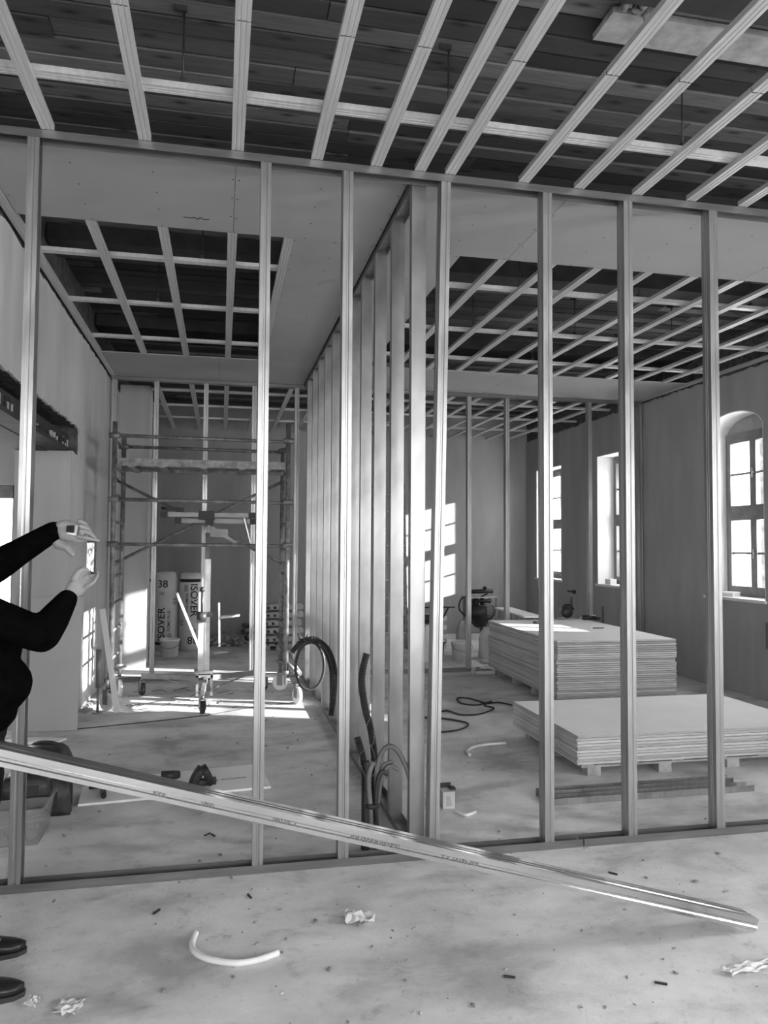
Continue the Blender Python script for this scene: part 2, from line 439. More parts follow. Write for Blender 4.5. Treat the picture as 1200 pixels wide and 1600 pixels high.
# unseen masonry blocks added outside, sized to keep sun out of some windows
bm = new(); box(bm, RW + .62, 8.8, 8.75, 9.62, 0, 4.2); struct(obj('trim_sun_block', bm, 'brick'))
bm = new(); box(bm, RW + .62, 7.5, 11.05, 11.92, 0, 4.2); struct(obj('trim_sun_block', bm, 'brick'))
bm = new(); box(bm, RW + .62, 8.8, 3.1, 3.75, 0, 4.2); struct(obj('trim_sun_block', bm, 'brick'))
bm = new(); box(bm, RW + .62, 8.8, .6, 1.45, 0, 4.2); struct(obj('trim_sun_block', bm, 'brick'))
bm = new(); box(bm, RW + .62, 8.8, -1.45, -.7, 0, 4.2); struct(obj('trim_sun_block', bm, 'brick'))
bm = new(); box(bm, RW + .62, 8.8, -3.6, -2.75, 0, 4.2); struct(obj('trim_sun_block', bm, 'brick'))
# far wall
bm = new(); box(bm, LW - .46, RW + .6, YB, YB + .3, 0, 4.2); struct(obj('wall_back', bm, 'wallb'))
# wall behind the camera, three windows
bm = new(); xs = [-5.0, -2.3, -.9, .5, 1.9, 3.3, 4.7, 6.2]
for i in range(7):
    if i % 2 == 0: box(bm, xs[i], xs[i + 1], -3.6, -3.3, 0, 4.2)
    else: box(bm, xs[i], xs[i + 1], -3.6, -3.3, 0, .95); box(bm, xs[i], xs[i + 1], -3.6, -3.3, 3.05, 4.2)
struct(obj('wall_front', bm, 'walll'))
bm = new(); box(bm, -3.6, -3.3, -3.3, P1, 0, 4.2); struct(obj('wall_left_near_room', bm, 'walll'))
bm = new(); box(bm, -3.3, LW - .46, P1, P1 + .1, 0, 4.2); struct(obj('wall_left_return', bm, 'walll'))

# left wall: core, ragged plaster face, opening with an exposed lintel
OY0, OY1, OZ = 4.28, 7.15, 2.42
bm = new()
box(bm, LW - .46, LW - .02, P1, OY0, 0, 4.2); box(bm, LW - .46, LW - .02, OY1, YB, 0, OZ)
box(bm, LW - .46, LW - .02, 7.53, YB, OZ, 4.2); box(bm, LW - .46, LW - .02, OY0, 7.53, 2.7, 4.2)
box(bm, LW - .46, LW - .24, OY0, 7.53, OZ, 2.7)
struct(obj('wall_left', bm, 'brick'))
def ragged(a, b, n, amp):
    return [(a[0] + (b[0] - a[0]) * i / n + random.uniform(-amp, amp) * (0 < i < n), a[1] + (b[1] - a[1]) * i / n + random.uniform(-amp, amp) * (0 < i < n)) for i in range(n + 1)]
bm = new()
up = ragged((OY0, 2.66), (7.5, 2.67), 70, .012); rt = ragged((7.53, 2.64), (7.54, OZ - .02), 8, .012); lo = ragged((7.5, OZ - .01), (OY1, OZ), 8, .006)
poly = [(P1 + TW, 0), (OY0, 0)] + up + rt + lo + [(OY1, 0), (YB, 0)] + [(YB - i * .1, 3.55 + random.uniform(-.02, .01)) for i in range(96)] + [(P1 + TW, 3.55)]
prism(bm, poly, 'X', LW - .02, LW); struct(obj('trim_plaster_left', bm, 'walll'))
bm = new()      # plastered reveal of the opening's far side
box(bm, LW - .46, LW, OY1 - .012, OY1 + .002, 0, OZ); struct(obj('trim_reveal', bm, 'wallb'))
bm = new(); box(bm, LW - .24, LW - .1, OY0, 7.52, OZ, 2.6); box(bm, LW - .2, LW - .03, OY0, 7.5, OZ - .004, OZ + .03)
for k in range(40):
    yy = random.uniform(4.3, 7.4); box(bm, LW - .1, LW - .09 + random.uniform(0, .02), yy, yy + random.uniform(.01, .05), OZ + .03, OZ + random.uniform(.06, .15))
struct(obj('trim_lintel', bm, 'beam'))
bm = new()      # pale mortar smears left on the lintel
for k in range(26):
    yy = random.choice([random.uniform(6.7, 7.3), random.uniform(4.4, 7.4)]); hh_ = random.uniform(.04, .1)
    z0 = OZ + random.uniform(.02, .05); box(bm, LW - .1, LW - .078, yy, yy + random.uniform(.008, .03), z0, z0 + hh_)
struct(obj('trim_mortar', bm, 'walll'))
bm = new()      # soffit of the opening
box(bm, LW - .46, LW - .2, OY0, OY1, OZ - .01, OZ); struct(obj('trim_soffit', bm, 'beam'))
# side room behind the opening, with its own window
bm = new()
SY = 8.7; wx0, wx1 = -3.4, -2.12
box(bm, -5.2, wx0, SY, SY + .3, 0, 4.2); box(bm, wx1, LW - .45, SY, SY + .3, 0, 4.2)
box(bm, wx0, wx1, SY, SY + .3, 0, .9); box(bm, wx0, wx1, SY, SY + .3, 2.22, 4.2); box(bm, -5.3, -5.1, P1, SY, 0, 4.2)
struct(obj('wall_side_room', bm, 'walll'))
e = bpy.data.objects.new('window_8', None); COL.objects.link(e); e.location = (-2.76, SY, .9); struct(e)
bm = new(); Mx = Matrix.Translation(-e.location)
for q in ((wx0, wx0 + .06, .9, 2.22), (wx1 - .06, wx1, .9, 2.22), (wx0, wx1, .9, .96), (wx0, wx1, 2.08, 2.22), (-2.8, -2.73, .9, 2.2)): box(bm, q[0], q[1], SY + .1, SY + .16, q[2], q[3], Mx)
obj('window_frame', bm, 'windowwood', e)
bm = new(); box(bm, wx0, wx1, SY + .12, SY + .125, .96, 2.08, Mx); obj('pane', bm, 'glass', e)
# pier standing out from the left wall in the far room
bm = new(); box(bm, LW, -.93, 10.3, 10.72, 0, 3.66); struct(obj('wall_pier', bm, 'walll'))
# exposed dark beams under the planks
for (y0, y1, x0, z0) in ((6.0, 6.38, LW, 3.87), (8.3, 8.7, LW, 3.87), (10.9, 11.25, LW, 3.87), (2.42, 2.9, 1.2, 3.93)):
    bm = new(); box(bm, x0, RW + .02, y0, y1, z0, TOP - .008); struct(obj('trim_beam', bm, 'beam'))

# ================================================================= METAL PARTITIONS
TH = .0016
def stud_line(w=.049, d=.075, plain=False):
    if plain: return [(w, .01), (w, 0), (w * .66, 0), (w * .58, .0035), (w * .42, .0035), (w * .34, 0), (0, 0), (0, d), (w * .34, d), (w * .42, d - .0035), (w * .58, d - .0035), (w * .66, d), (w, d), (w, d - .01)]
    return [(w, .01), (w, 0), (w * .66, 0), (w * .58, .0035), (w * .42, .0035), (w * .34, 0), (0, 0), (0, d * .3), (.003, d * .35), (.003, d * .42), (0, d * .47),
            (0, d * .53), (.003, d * .58), (.003, d * .65), (0, d * .7), (0, d), (w * .34, d), (w * .42, d - .0035), (w * .58, d - .0035), (w * .66, d), (w, d), (w, d - .01)]
def stud(x, y, z0, z1, label, group, along='X', lean=None, flip=False, printed=False):
    """C-shaped stud. along='X': partition runs along X, flange faces the camera"""
    bm = new(); sec = sheet_profile(stud_line(plain=(along == 'Y')), TH)
    if along == 'X': sec = [(p_[0], p_[1]) for p_ in sec]
    else: sec = [(p_[1], p_[0]) for p_ in sec]
    if flip: sec = [(-p_[0], p_[1]) if along == 'X' else (p_[0], -p_[1]) for p_ in sec]
    prism(bm, sec, 'Z', 0, z1 - z0)
    if printed:
        random.seed(int(x * 100) + 5); z = .1
        while z < z1 - z0 - .2:
            if random.random() < .62: box(bm, .007, .007 + random.uniform(.004, .008), -.0004, .0002, z, z + random.uniform(.004, .016), mi=1)
            z += random.uniform(.018, .045)
            if random.random() < .05: z += .3
    o = obj('wall_stud', bm, ['steel' if along == 'X' else 'web', 'greyink']); o.location = (x, y, z0)
    if lean: o.rotation_euler = lean
    tag(o, label, 'metal stud', group)
    return o
def track(name, x0, x1, y0, y1, z, up, label, axis='X', group=None):
    """U-shaped floor or ceiling track, flanges up or down"""
    h = .04 if up else -.04; d = (y1 - y0) if axis == 'X' else (x1 - x0)
    line = [(0, h), (0, 0), (d, 0), (d, h)]; sec = sheet_profile(line, TH * (1 if up else -1))
    bm = new()
    if axis == 'X':
        prism(bm, sec, 'X', 0, x1 - x0)
    else:
        prism(bm, sec, 'Y', 0, y1 - y0)
    o = obj(name, bm, 'track'); o.location = (x0, y0, z); return tag(o, label, 'metal track', group)
ZB, ZT = .002, H - .002
track('floor_track', LW, 1.912, P1, P1 + TW, .001, True, 'floor track of the near partition, long length running left from the joint')
track('floor_track', 1.92, RW - .005, P1, P1 + TW, .001, True, 'floor track of the near partition, length running right to the window wall')
track('ceiling_track', LW, RW - .005, P1, P1 + TW, H - .001, False, 'ceiling track along the head of the near partition')
near = [(-.928, 'galvanised stud behind the person filming, furthest left in the near partition'),
        (.172, 'single bright stud left of the conduits, its foot crossed by the loose profile'),
        (.594, 'near partition stud directly left of the black conduit bundle'),
        (1.698, 'near partition stud standing before the left end of the plasterboard stacks'),
        (2.182, 'near partition stud crossing the middle of the low board stack'),
        (2.720, 'near partition stud just left of the arched window')]
for x, lb in near: stud(x, P1 + .002, ZB, ZT, lb, None, printed=x > 1)
o = stud(1.063, P1 + .004, ZB + .004, ZT - .006, 'slightly leaning printed stud beside the corner of the two partitions', None, printed=True, lean=(0, math.radians(.95), 0))
# partition running away from the camera
CX0, CX1 = .98, .98 + TW
track('floor_track', CX0, CX1, P1 + TW + .003, P2 - .005, .001, True, 'floor track of the partition running away down the middle', 'Y')
track('ceiling_track', CX0, CX1, P1 + TW + .003, P2 - .005, H - .001, False, 'ceiling track of the partition running away down the middle', 'Y')
cy = [3.93, 4.42, 4.93, 5.43, 5.92, 6.42, 6.93, 7.45, 7.95, 8.47, 9.0]
for i, y in enumerate(cy):
    lb = ('wide bright web of the first stud in the middle partition, at the corner' if i == 0 else 'stud of the middle partition, %s in depth from the corner' % ORD[i])
    stud(CX0 + .0018, y, ZB, ZT, lb, 'studs of the middle partition', along='Y')
# far partition
track('floor_track', LW + .01, CX0 - .005, P2, P2 + TW, .001, True, 'floor track of the far partition behind the scaffold tower')
track('floor_track', CX1 + .005, 3.16, P2, P2 + TW, .001, True, 'floor track of the far partition in front of the pump and buckets')
track('ceiling_track', LW + .01, RW - .01, P2, P2 + TW, H - .001, False, 'ceiling track of the far partition')
far = [(-1.275, 'far partition end stud against the left wall'), (-.80, 'far partition stud in front of the insulation rolls'),
       (-.225, 'far partition stud behind the head of the panel lift'), (.35, 'far partition stud just right of the panel lift'),
       (.87, 'far partition stud left of the pair near the middle partition'), (1.05, 'far partition stud right of the pair near the middle partition'),
       (3.10, 'far partition stud in front of the mixing pump'), (3.62, 'far partition stud between the pump and the tall board stack'),
       (4.79, 'far partition stud between the two square-headed windows'), (5.54, 'far partition end stud against the window wall')]
for x, lb in far: stud(x, P2 + .002, ZB, ZT, lb, None)

# ================================================================= SUSPENDED GRID
def runner(x, y0, y1, label, group, z=H, axis='Y', w=.06):
    h = .027; s = w
    line = [(s - .008, h), (s, h), (s, 0), (s * .74, 0), (s * .7, .0022), (s * .64, .0022), (s * .6, 0), (s * .4, 0), (s * .36, .0022), (s * .3, .0022), (s * .26, 0), (0, 0), (0, h), (.008, h)]
    sec = sheet_profile([(a - s / 2, b) for a, b in line], -TH)
    bm = new()
    if axis == 'Y': prism(bm, sec, 'Y', 0, y1 - y0)
    else: prism(bm, [(a, b) for a, b in sec], 'X', 0, y1 - y0)
    o = obj('ceiling_runner', bm, 'runner')
    o.location = (x, y0, z) if axis == 'Y' else (y0, x, z)
    return tag(o, label, 'ceiling runner', group)
fx = [-.84, -.394, .053, .453, .764, 1.0, 1.166, 1.582, 1.908, 2.26, 2.60, 2.935, 3.3, 3.67]
for i, x in enumerate(fx):
    yj = 2.865 + (0, .01, 0, 0, -.002, -.6, 0, .003, -.02, -.02, -.01, 0, 0, 0)[i]
    runner(x, yj + .004, P1 - .002, 'near room ceiling runner, short length by the partition, %s from the left' % ORD[i], 'short runners of the near room')
    if i < 12:
        runner(x, -1.2, yj - .004, 'near room ceiling runner, length overhead nearer the viewer, %s from the left' % ORD[i], 'long runners of the near room')
runner(3.43, -3.2, RW - .01, 'cross runner lying over the near room runners', None, H + .028, 'X')
lx = [-.815, -.387, .042]
for i, x in enumerate(lx):
    runner(x, 4.885, 8.24, 'left room ceiling runner, %s from the left wall' % ORD[i], 'runners of the left room')
runner(.40, 4.885, 8.24, 'left room ceiling runner edging the plasterboard strip', 'runners of the left room')
runner(LW + .035, P1 + TW + .006, P2 - .01, 'edge runner along the left wall', None)
for i, y in enumerate((5.55, 6.63, 7.75)):
    runner(y, LW + .01, .95, 'left room cross runner, %s in depth' % ORD[i], None, H + .028, 'X')
rx = [1.88, 2.25, 2.60, 3.0, 3.37, 3.75, 4.09, 4.45, 4.82, 5.2]
for i, x in enumerate(rx):
    runner(x, 4.935, 8.24, 'right room ceiling runner, %s from the middle partition' % ORD[i], 'runners of the right room')
runner(RW - .035, P1 + TW + .006, P2 - .01, 'edge runner along the window wall', None)
for i, y in enumerate((5.61, 6.76, 7.80)):
    runner(y, 1.6, RW - .01, 'right room cross runner, %s in depth' % ORD[i], None, H + .028, 'X')
qx = [-.815, -.387, .042, .45, .85, 1.25, 1.6] + rx[:]
for i, x in enumerate(qx):
    runner(x, P2 + TW + .006, YB - .02, 'far room ceiling runner, number %s from the left wall' % (ORD[i] if i < 16 else 'seventeenth'), 'runners of the far room')
for i, y in enumerate((10.3, 11.4, 12.5)):
    runner(y, (-.92 if y < 10.8 else LW + .01), RW - .01, 'far room cross runner, %s in depth' % ORD[i], None, H + .028, 'X')
# threaded hangers
def hanger(x, y, where):
    bm = new(); cyl(bm, (0, 0, 0), (0, 0, TOP - .02 - (H + .05)), .005, seg=6)
    box(bm, -.045, .012, -.01, .01, TOP - .03 - (H + .05), TOP - .004 - (H + .05)); box(bm, -.012, .012, -.018, .018, -.02, .03)
    o = obj('hanger_rod', bm, 'tool'); o.location = (x, y, H + .056); tag(o, where, 'hanger')
for x, w_ in ((-.195, 'left'), (1.033, 'middle'), (2.28, 'right')): hanger(x, 3.43, 'thin dark hanger rod over the near room cross runner, %s of three' % w_)
for y, d in ((5.61, 'nearest'), (6.76, 'middle'), (7.8, 'furthest')):
    for x, w_ in ((2.28, 'left'), (3.31, 'middle'), (4.35, 'right')): hanger(x, y, 'thin hanger rod on the %s right room cross runner, %s of three' % (d, w_))
for y, d in ((5.55, 'nearest'), (6.63, 'second')):
    hanger(-.16 if y < 6 else -.55, y, 'thin hanger rod on the %s left room cross runner' % d)

# plasterboard ceiling strips
def cboard(x0, x1, y0, y1, label, holes=True):
    bm = new(); box(bm, x0, x1, y0, y1, H + .0005, H + .0125)
    o = obj('ceiling_plasterboard', bm, 'board'); tag(o, label, 'plasterboard', 'plasterboards fixed to the ceiling')
    bm = new(); random.seed(int(x0 * 50 + y0 * 7) % 997)
    nx = max(2, int((x1 - x0) / .42)); ny = max(2, int((y1 - y0) / .24))
    for i in range(nx + 1):
        for j in range(ny + 1):
            xx = x0 + .015 + (x1 - x0 - .03) * i / nx + random.uniform(-.006, .006); yy = y0 + .015 + (y1 - y0 - .03) * j / ny + random.uniform(-.02, .02)
            cyl(bm, (xx, min(max(yy, y0 + .01), y1 - .01), H - .0002), (xx, min(max(yy, y0 + .01), y1 - .01), H + .001), .0055, seg=6)
    obj('screw_head', bm, 'ink', o)['kind'] = 'stuff'
    return o
g2 = .0015
c1 = cboard(LW + .07, .047 - g2, P1 + TW + .003, 4.88, 'ceiling plasterboard left of the seam, with a pencil scribble')
cboard(.047 + g2, CX0 - .01, P1 + TW + .003, 4.88, 'ceiling plasterboard between the seam and the middle partition')
cboard(.43, CX0 - .01, 4.882, 6.55, 'nearer ceiling plasterboard of the strip left of the middle partition')
cboard(.43, CX0 - .01, 6.553, 8.248, 'further ceiling plasterboard of the strip left of the middle partition')
cboard(LW + .07, -.05, 8.25, P2 - .005, 'ceiling plasterboard of the left room, far band, left length')
cboard(-.047, CX0 - .01, 8.25, P2 - .005, 'ceiling plasterboard of the left room, far band, right length')
cboard(CX1 + .01, 1.905, P1 + TW + .003, 4.93, 'ceiling plasterboard right of the middle partition, left of the slanting seam')
cboard(1.908, 3.745, P1 + TW + .003, 4.93, 'ceiling plasterboard of the right room between its two seams')
cboard(3.748, RW - .08, P1 + TW + .003, 4.93, 'ceiling plasterboard of the right room beside the window wall')
cboard(CX1 + .01, 1.57, 4.933, 8.248, 'narrow ceiling plasterboard strip right of the middle partition')
cboard(CX1 + .01, 3.3, 8.25, P2 - .005, 'ceiling plasterboard of the right room, far band, left length')
cboard(3.303, RW - .08, 8.25, P2 - .005, 'ceiling plasterboard of the right room, far band, right length')
bm = new()
tube(bm, [(-.25, 4.70, H - .0008), (-.2, 4.705, H - .0008), (-.19, 4.69, H - .0008), (-.17, 4.715, H - .0008), (-.15, 4.69, H - .0008), (-.13, 4.712, H - .0008), (-.1, 4.70, H - .0008)], .0028, 5, 3)
obj('pencil_mark', bm, 'ink', c1)
# odd boards on the old ceiling
bm = new(); box(bm, 1.66, 5.4, 3.0, 3.19, TOP - .04, TOP - .01); o = obj('ceiling_plank', bm, 'wood'); tag(o, 'pale loose plank nailed under the dark old ceiling', 'plank')
bm = new()
for k in range(26): blob(bm, (random.uniform(1.68, 1.9), random.uniform(2.93, 3.0), TOP - random.uniform(.02, .04)), [random.uniform(.01, .025)] * 3, 1, .3)
o = obj('fluff', bm, 'rubble'); tag(o, 'tuft of old insulation sticking out over the pale loose plank', 'insulation', kind='stuff')

# ================================================================= BOARD STACKS
def pallet(cx, cy, L, W, rz, label):
    t = thing('pallet', (cx, cy, 0), label, 'pallet', rz=rz)
    for k in range(3):
        bm = new(); yy = -W / 2 + .05 + k * (W - .1) / 2; box(bm, -L / 2, L / 2, yy - .05, yy + .05, .062, .076)
        obj('stringer', bm, 'wood', t)
    n = 4
    for k in range(n):
        for j in range(3):
            bm = new(); xx = -L / 2 + .1 + k * (L - .2) / (n - 1); yy = -W / 2 + .05 + j * (W - .1) / 2
            box(bm, xx - .05, xx + .05, yy - .045, yy + .045, 0, .062); obj('block', bm, 'wood', t)
    for k in range(6):
        bm = new(); xx = -L / 2 + .05 + k * (L - .1) / 5; box(bm, xx - .045, xx + .045, -W / 2, W / 2, .076, .092); obj('deck_board', bm, 'wood', t)
    return t
def board_mesh(L, W, th):
    bm = new()
    fs = box(bm, -L / 2, L / 2, -W / 2, W / 2, 0, th); fs[0].material_index = 0; fs[1].material_index = 0
    for f in fs[2:]: f.material_index = 1
    return bm
def stack(cx, cy, L, W, rz, z0, n, pitch, name, label, top_label, group, jit):
    bm = board_mesh(L, W, pitch - .005); o = obj('plasterboard_sheet', bm, ['boardtop', 'boardedge']); me = o.data
    for i in range(n):
        q = o if i == 0 else o.copy()
        if i: COL.objects.link(q)
        q.location = (cx + random.uniform(-jit, jit), cy + random.uniform(-jit, jit), z0 + i * pitch)
        q.rotation_euler = (0, 0, rz + random.uniform(-.0015, .0015))
        tag(q, top_label if i == n - 1 else label, 'plasterboard', group)
    return q
pallet(3.95, 8.17, 2.05, 1.2, math.radians(88.5), 'timber pallet under the tall stack of plasterboard')
stack(3.95, 8.17, 1.29, 2.15, math.radians(-1.5), .094, 27, .0212, 'tall', 'plasterboard sheet within the tall stack in the right room', 'top plasterboard sheet of the tall stack, with tools lying on it', 'tall stack of plasterboard', .009)
pallet(3.40, 5.55, 1.85, 1.12, 0, 'timber pallet under the low stack of plasterboard')
stack(3.395, 5.55, 1.93, 1.19, 0, .0935, 10, .0203, 'low', 'plasterboard sheet within the low stack nearest the near partition', 'top plasterboard sheet of the low stack, broad and clean', 'low stack of plasterboard', .007)
TS = .094 + 27 * .0212 - .003
# tools lying on the tall stack
t = thing('circular_saw', (4.402, 9.257, TS), 'dark hand-held power saw lying on the tall plasterboard stack', 'power tool')
bm = new(); lathe(bm, [(.0, -.03), (.07, -.03), (.075, 0), (.07, .03), (0, .03)], mat3((0, 0, 1), (1, 0, 0), (0, 0, .085)), 20); obj('blade_guard', bm, 'tool', t)
bm = new(); cyl(bm, (0, .02, .09), (0, .17, .09), .045, .04, 16); obj('motor', bm, 'grey', t)
bm = new(); tube(bm, [(-.06, 0, .12), (-.04, 0, .17), (.04, 0, .175), (.1, .02, .12)], .015, 8); obj('handle', bm, 'black', t)
bm = new(); box(bm, -.12, .12, -.05, .09, 0, .008); obj('base_plate', bm, 'grey', t)
t = thing('power_drill', (4.646, 9.048, TS), 'dark drill lying flat on the tall plasterboard stack, right of the saw', 'power tool')
bm = new(); cyl(bm, (-.13, 0, .035), (.05, 0, .035), .03, .033, 14); obj('motor_body', bm, 'tool', t)
bm = new(); cyl(bm, (-.19, 0, .035), (-.13, 0, .035), .012, .022, 12); obj('chuck', bm, 'grey', t)
bm = new(); box(bm, 0, .045, -.14, 0, .012, .05); obj('grip', bm, 'black', t)
t = thing('scraper', (3.770, 8.700, TS), 'small black scraper on the back left of the tall stack', 'hand tool')
bm = new(); cyl(bm, (-.07, 0, .018), (.03, 0, .018), .015, .018, 10); obj('grip', bm, 'black', t)
bm = new(); box(bm, .03, .1, -.03, .03, .01, .014); obj('blade', bm, 'grey', t)
bm = new(); tube(bm, [(-.05, 0, .006), (0, .02, .006), (.04, -.01, .006), (.09, .02, .006)], .006, 6); o = obj('cable_clip', bm, 'black')
o.location = (4.233, 8.121, TS); tag(o, 'small dark bent clip in the middle of the tall stack top', 'clip')
t = thing('trestle_board', (3.964, 10.066, 0), 'long white board raised on a trestle behind the tall stack', 'board')
bm = new(); a = Vector((3.948, 10.369, .72)); b_ = Vector((3.920, 9.207, .70)); o0 = Vector(t.location)
bar(bm, a - o0, b_ - o0, .25, .02); obj('plank', bm, 'boardtop', t)
for s, q in (('a', a.lerp(b_, .1)), ('b', a.lerp(b_, .8))):
    for dx in (-.1, .1):
        bm = new(); p_ = q - o0; box(bm, p_.x + dx - .02, p_.x + dx + .02, p_.y - .02, p_.y + .02, 0, p_.z - .01); obj('leg', bm, 'wood', t)
# two loose profiles on the floor before the low stack
def loose_profile(p0, p1, label, d=.1, h=.04):
    p0, p1 = Vector(p0), Vector(p1); L = (p1 - p0).length
    sec = sheet_profile([(0, h), (0, 0), (d, 0), (d, h)], TH); bm = new(); prism(bm, sec, 'X', 0, L)
    o = obj('metal_profile', bm, 'steel'); o.location = p0; o.rotation_euler = (0, 0, math.atan2(p1.y - p0.y, p1.x - p0.x)); return tag(o, label, 'metal profile')
loose_profile((1.98, 4.475, .001), (3.455, 4.485, .001), 'galvanised track lying on the floor before the low stack, the one nearer the viewer', .08)
loose_profile((2.0, 4.60, .001), (3.40, 4.62, .001), 'galvanised track lying on the floor behind its twin, close to the low stack', .07, .05)

# ================================================================= LONG LOOSE PROFILE ACROSS THE FOREGROUND
A = Vector((2.205, 2.865, .003)); B = Vector((-.80, 2.522, .974)); D = (B - A); L = D.length + .35; D.normalize()
bm = new(); d = .1; h = .05
line = [(0, 0), (0, h * .28), (.0035, h * .36), (.0035, h * .5), (0, h * .58), (0, h), (.015, h - .0002), (d * .3, h), (d * .36, h - .003), (d * .44, h), (d * .56, h), (d * .64, h - .003), (d * .7, h), (d, h), (d, 0), (d - .01, 0)]
sec = sheet_profile([(a, b) for a, b in line], -TH)
prism(bm, sec, 'X', 0, L)
o = obj('metal_profile', bm, 'shiny'); tag(o, 'long shiny galvanised profile slanting across the foreground, its right end on the floor', 'metal profile')
xa = D; ya = Vector((-D.y, D.x, 0)).normalized() * -1            # away from the camera
za = xa.cross(ya); za = za if za.z > 0 else -za
Mo = Matrix.Identity(4)
for i in range(3): Mo[i][0] = xa[i]; Mo[i][1] = ya[i]; Mo[i][2] = za[i]; Mo[i][3] = A[i]
if Mo.to_3x3().determinant() < 0:
    o.data.flip_normals()
o.matrix_world = Mo
for s, u0, sz in (('EN 14195  CE', 1.42, .024), ('STAENDERPROFIL', 1.76, .023), ('CW100', 2.10, .024), ('0045', 2.37, .021), ('9006', 2.53, .021)):
    bm = text_bm(s, sz, 1.1)
    Mt = mat3((1, 0, 0), (0, 0, -1), (u0, -.0006, h * .45))       # seen upside down, as on the real profile
    for v in bm.verts: v.co = Mt @ v.co
    q = obj('printed_text', bm, 'greyink', o, recalc=False)

# ================================================================= SCAFFOLD TOWER
FY, BY = 7.83, 8.55; LX, RX = -1.03, .66
t = thing('scaffold_tower', (-.185, 8.19, 0), 'aluminium rolling scaffold tower standing in the left room', 'scaffold')
T0 = Vector(t.location)
def part(name, bm, mat, parent=t, off=None):
    M = Matrix.Translation(-(off if off is not None else T0))
    for v in bm.verts: v.co = M @ v.co
    return obj(name, bm, mat, parent)
for x, y, z1 in ((LX, FY, 2.80), (LX, BY, 2.74), (RX, FY, 2.84), (RX, BY, 2.68)):
    bm = new(); cyl(bm, (x, y, .33), (x, y, z1), .024, seg=14); part('upright', bm, 'alu')
    bm = new(); cyl(bm, (x, y, .2), (x, y, .52), .019, seg=12); cyl(bm, (x, y, .3), (x, y, .335), .04, seg=12); box(bm, x - .07, x + .07, y - .008, y + .008, .30, .315); part('adjustable_jack', bm, 'grey')
for x in (LX, RX):
    for k in range(9):
        z = .48 + k * .268
        bm = new(); cyl(bm, (x, FY, z), (x, BY, z), .015, seg=10); part('rung', bm, 'alu')
for z, y in ((2.66, FY), (2.035, FY), (1.60, FY), (2.64, BY)):
    bm = new(); cyl(bm, (LX - .03, y - .02, z), (RX + .03, y - .02, z - .01), .018, seg=10)
    for x in (LX, RX): cyl(bm, (x - .05, y - .02, z), (x + .05, y - .02, z), .029, seg=10)
    part('guard_rail', bm, 'alu')
for a, b_ in (((-1.103, 8.520, 2.280), (0.686, 8.520, 1.385)), ((-1.103, 8.560, 1.397), (0.672, 8.560, 2.310))):
    bm = new(); cyl(bm, a, b_, .017, seg=10)
    for q in (a, b_): blob(bm, q, (.035, .035, .035), 1)
    part('diagonal_brace', bm, 'alu')
bm = new(); cyl(bm, (RX - .05, BY, .62), (RX + .14, FY - .05, .3), .02, seg=10); cyl(bm, (RX, FY, .42), (RX + .13, FY - .05, .3), .018, seg=10); part('outrigger', bm, 'alu')
bm = new(); box(bm, LX + .02, RX - .02, FY + .04, BY - .04, 2.405, 2.425); box(bm, LX, RX, FY + .02, FY + .045, 2.37, 2.445); box(bm, LX, RX, BY - .045, BY - .02, 2.37, 2.445)
pl = part('work_platform', bm, 'alu')
bm = new()
for x in (LX + .15, LX + .45, -.18, .2, RX - .2): box(bm, x - .03, x + .03, FY + .03, BY - .03, 2.36, 2.385)
part('cross_bearer', bm, 'grey', pl, Vector((0, 0, 0)) + T0)
def caster(cx, cy, r, parent, T0_, mat='white', ang=0, name='caster', stem=.1):
    M = Matrix.Translation(Vector((cx, cy, 0)) - T0_) @ Matrix.Rotation(ang, 4, 'Z')
    bm = new(); box(bm, -.03, -.024, -.03, .03, r * .7, r * 2.25, M); box(bm, .024, .03, -.03, .03, r * .7, r * 2.25, M); box(bm, -.03, .03, -.03, .03, r * 2.2, r * 2.3, M)
    cyl(bm, M @ Vector((0, 0, r * 2.3)), M @ Vector((0, 0, r * 2.3 + stem)), .014, seg=8); cyl(bm, M @ Vector((-.035, 0, r)), M @ Vector((.035, 0, r)), .01, seg=8)
    c = obj(name, bm, 'grey', parent)
    bm = new(); W_ = M @ mat3((0, 1, 0), (0, 0, 1), (0, 0, r))
    lathe(bm, [(r * .72, -.018), (r * .93, -.018), (r, -.012), (r, .012), (r * .93, .018), (r * .72, .018)], W_, 28); obj('tyre', bm, mat, c)
    bm = new(); lathe(bm, [(.0, -.012), (r * .3, -.014), (r * .35, -.006), (r * .72, -.01), (r * .72, .01), (r * .35, .006), (r * .3, .014), (0, .012)], W_, 20); obj('wheel_hub', bm, 'greyhose' if mat == 'white' else 'rubber', c)
    return c
caster(-1.05, FY - .02, .088, t, T0, 'white', .9); caster(.775, FY - .03, .088, t, T0, 'white', .35)
caster(LX, BY, .088, t, T0, 'white', .4); caster(RX, BY, .088, t, T0, 'white', 1.2)

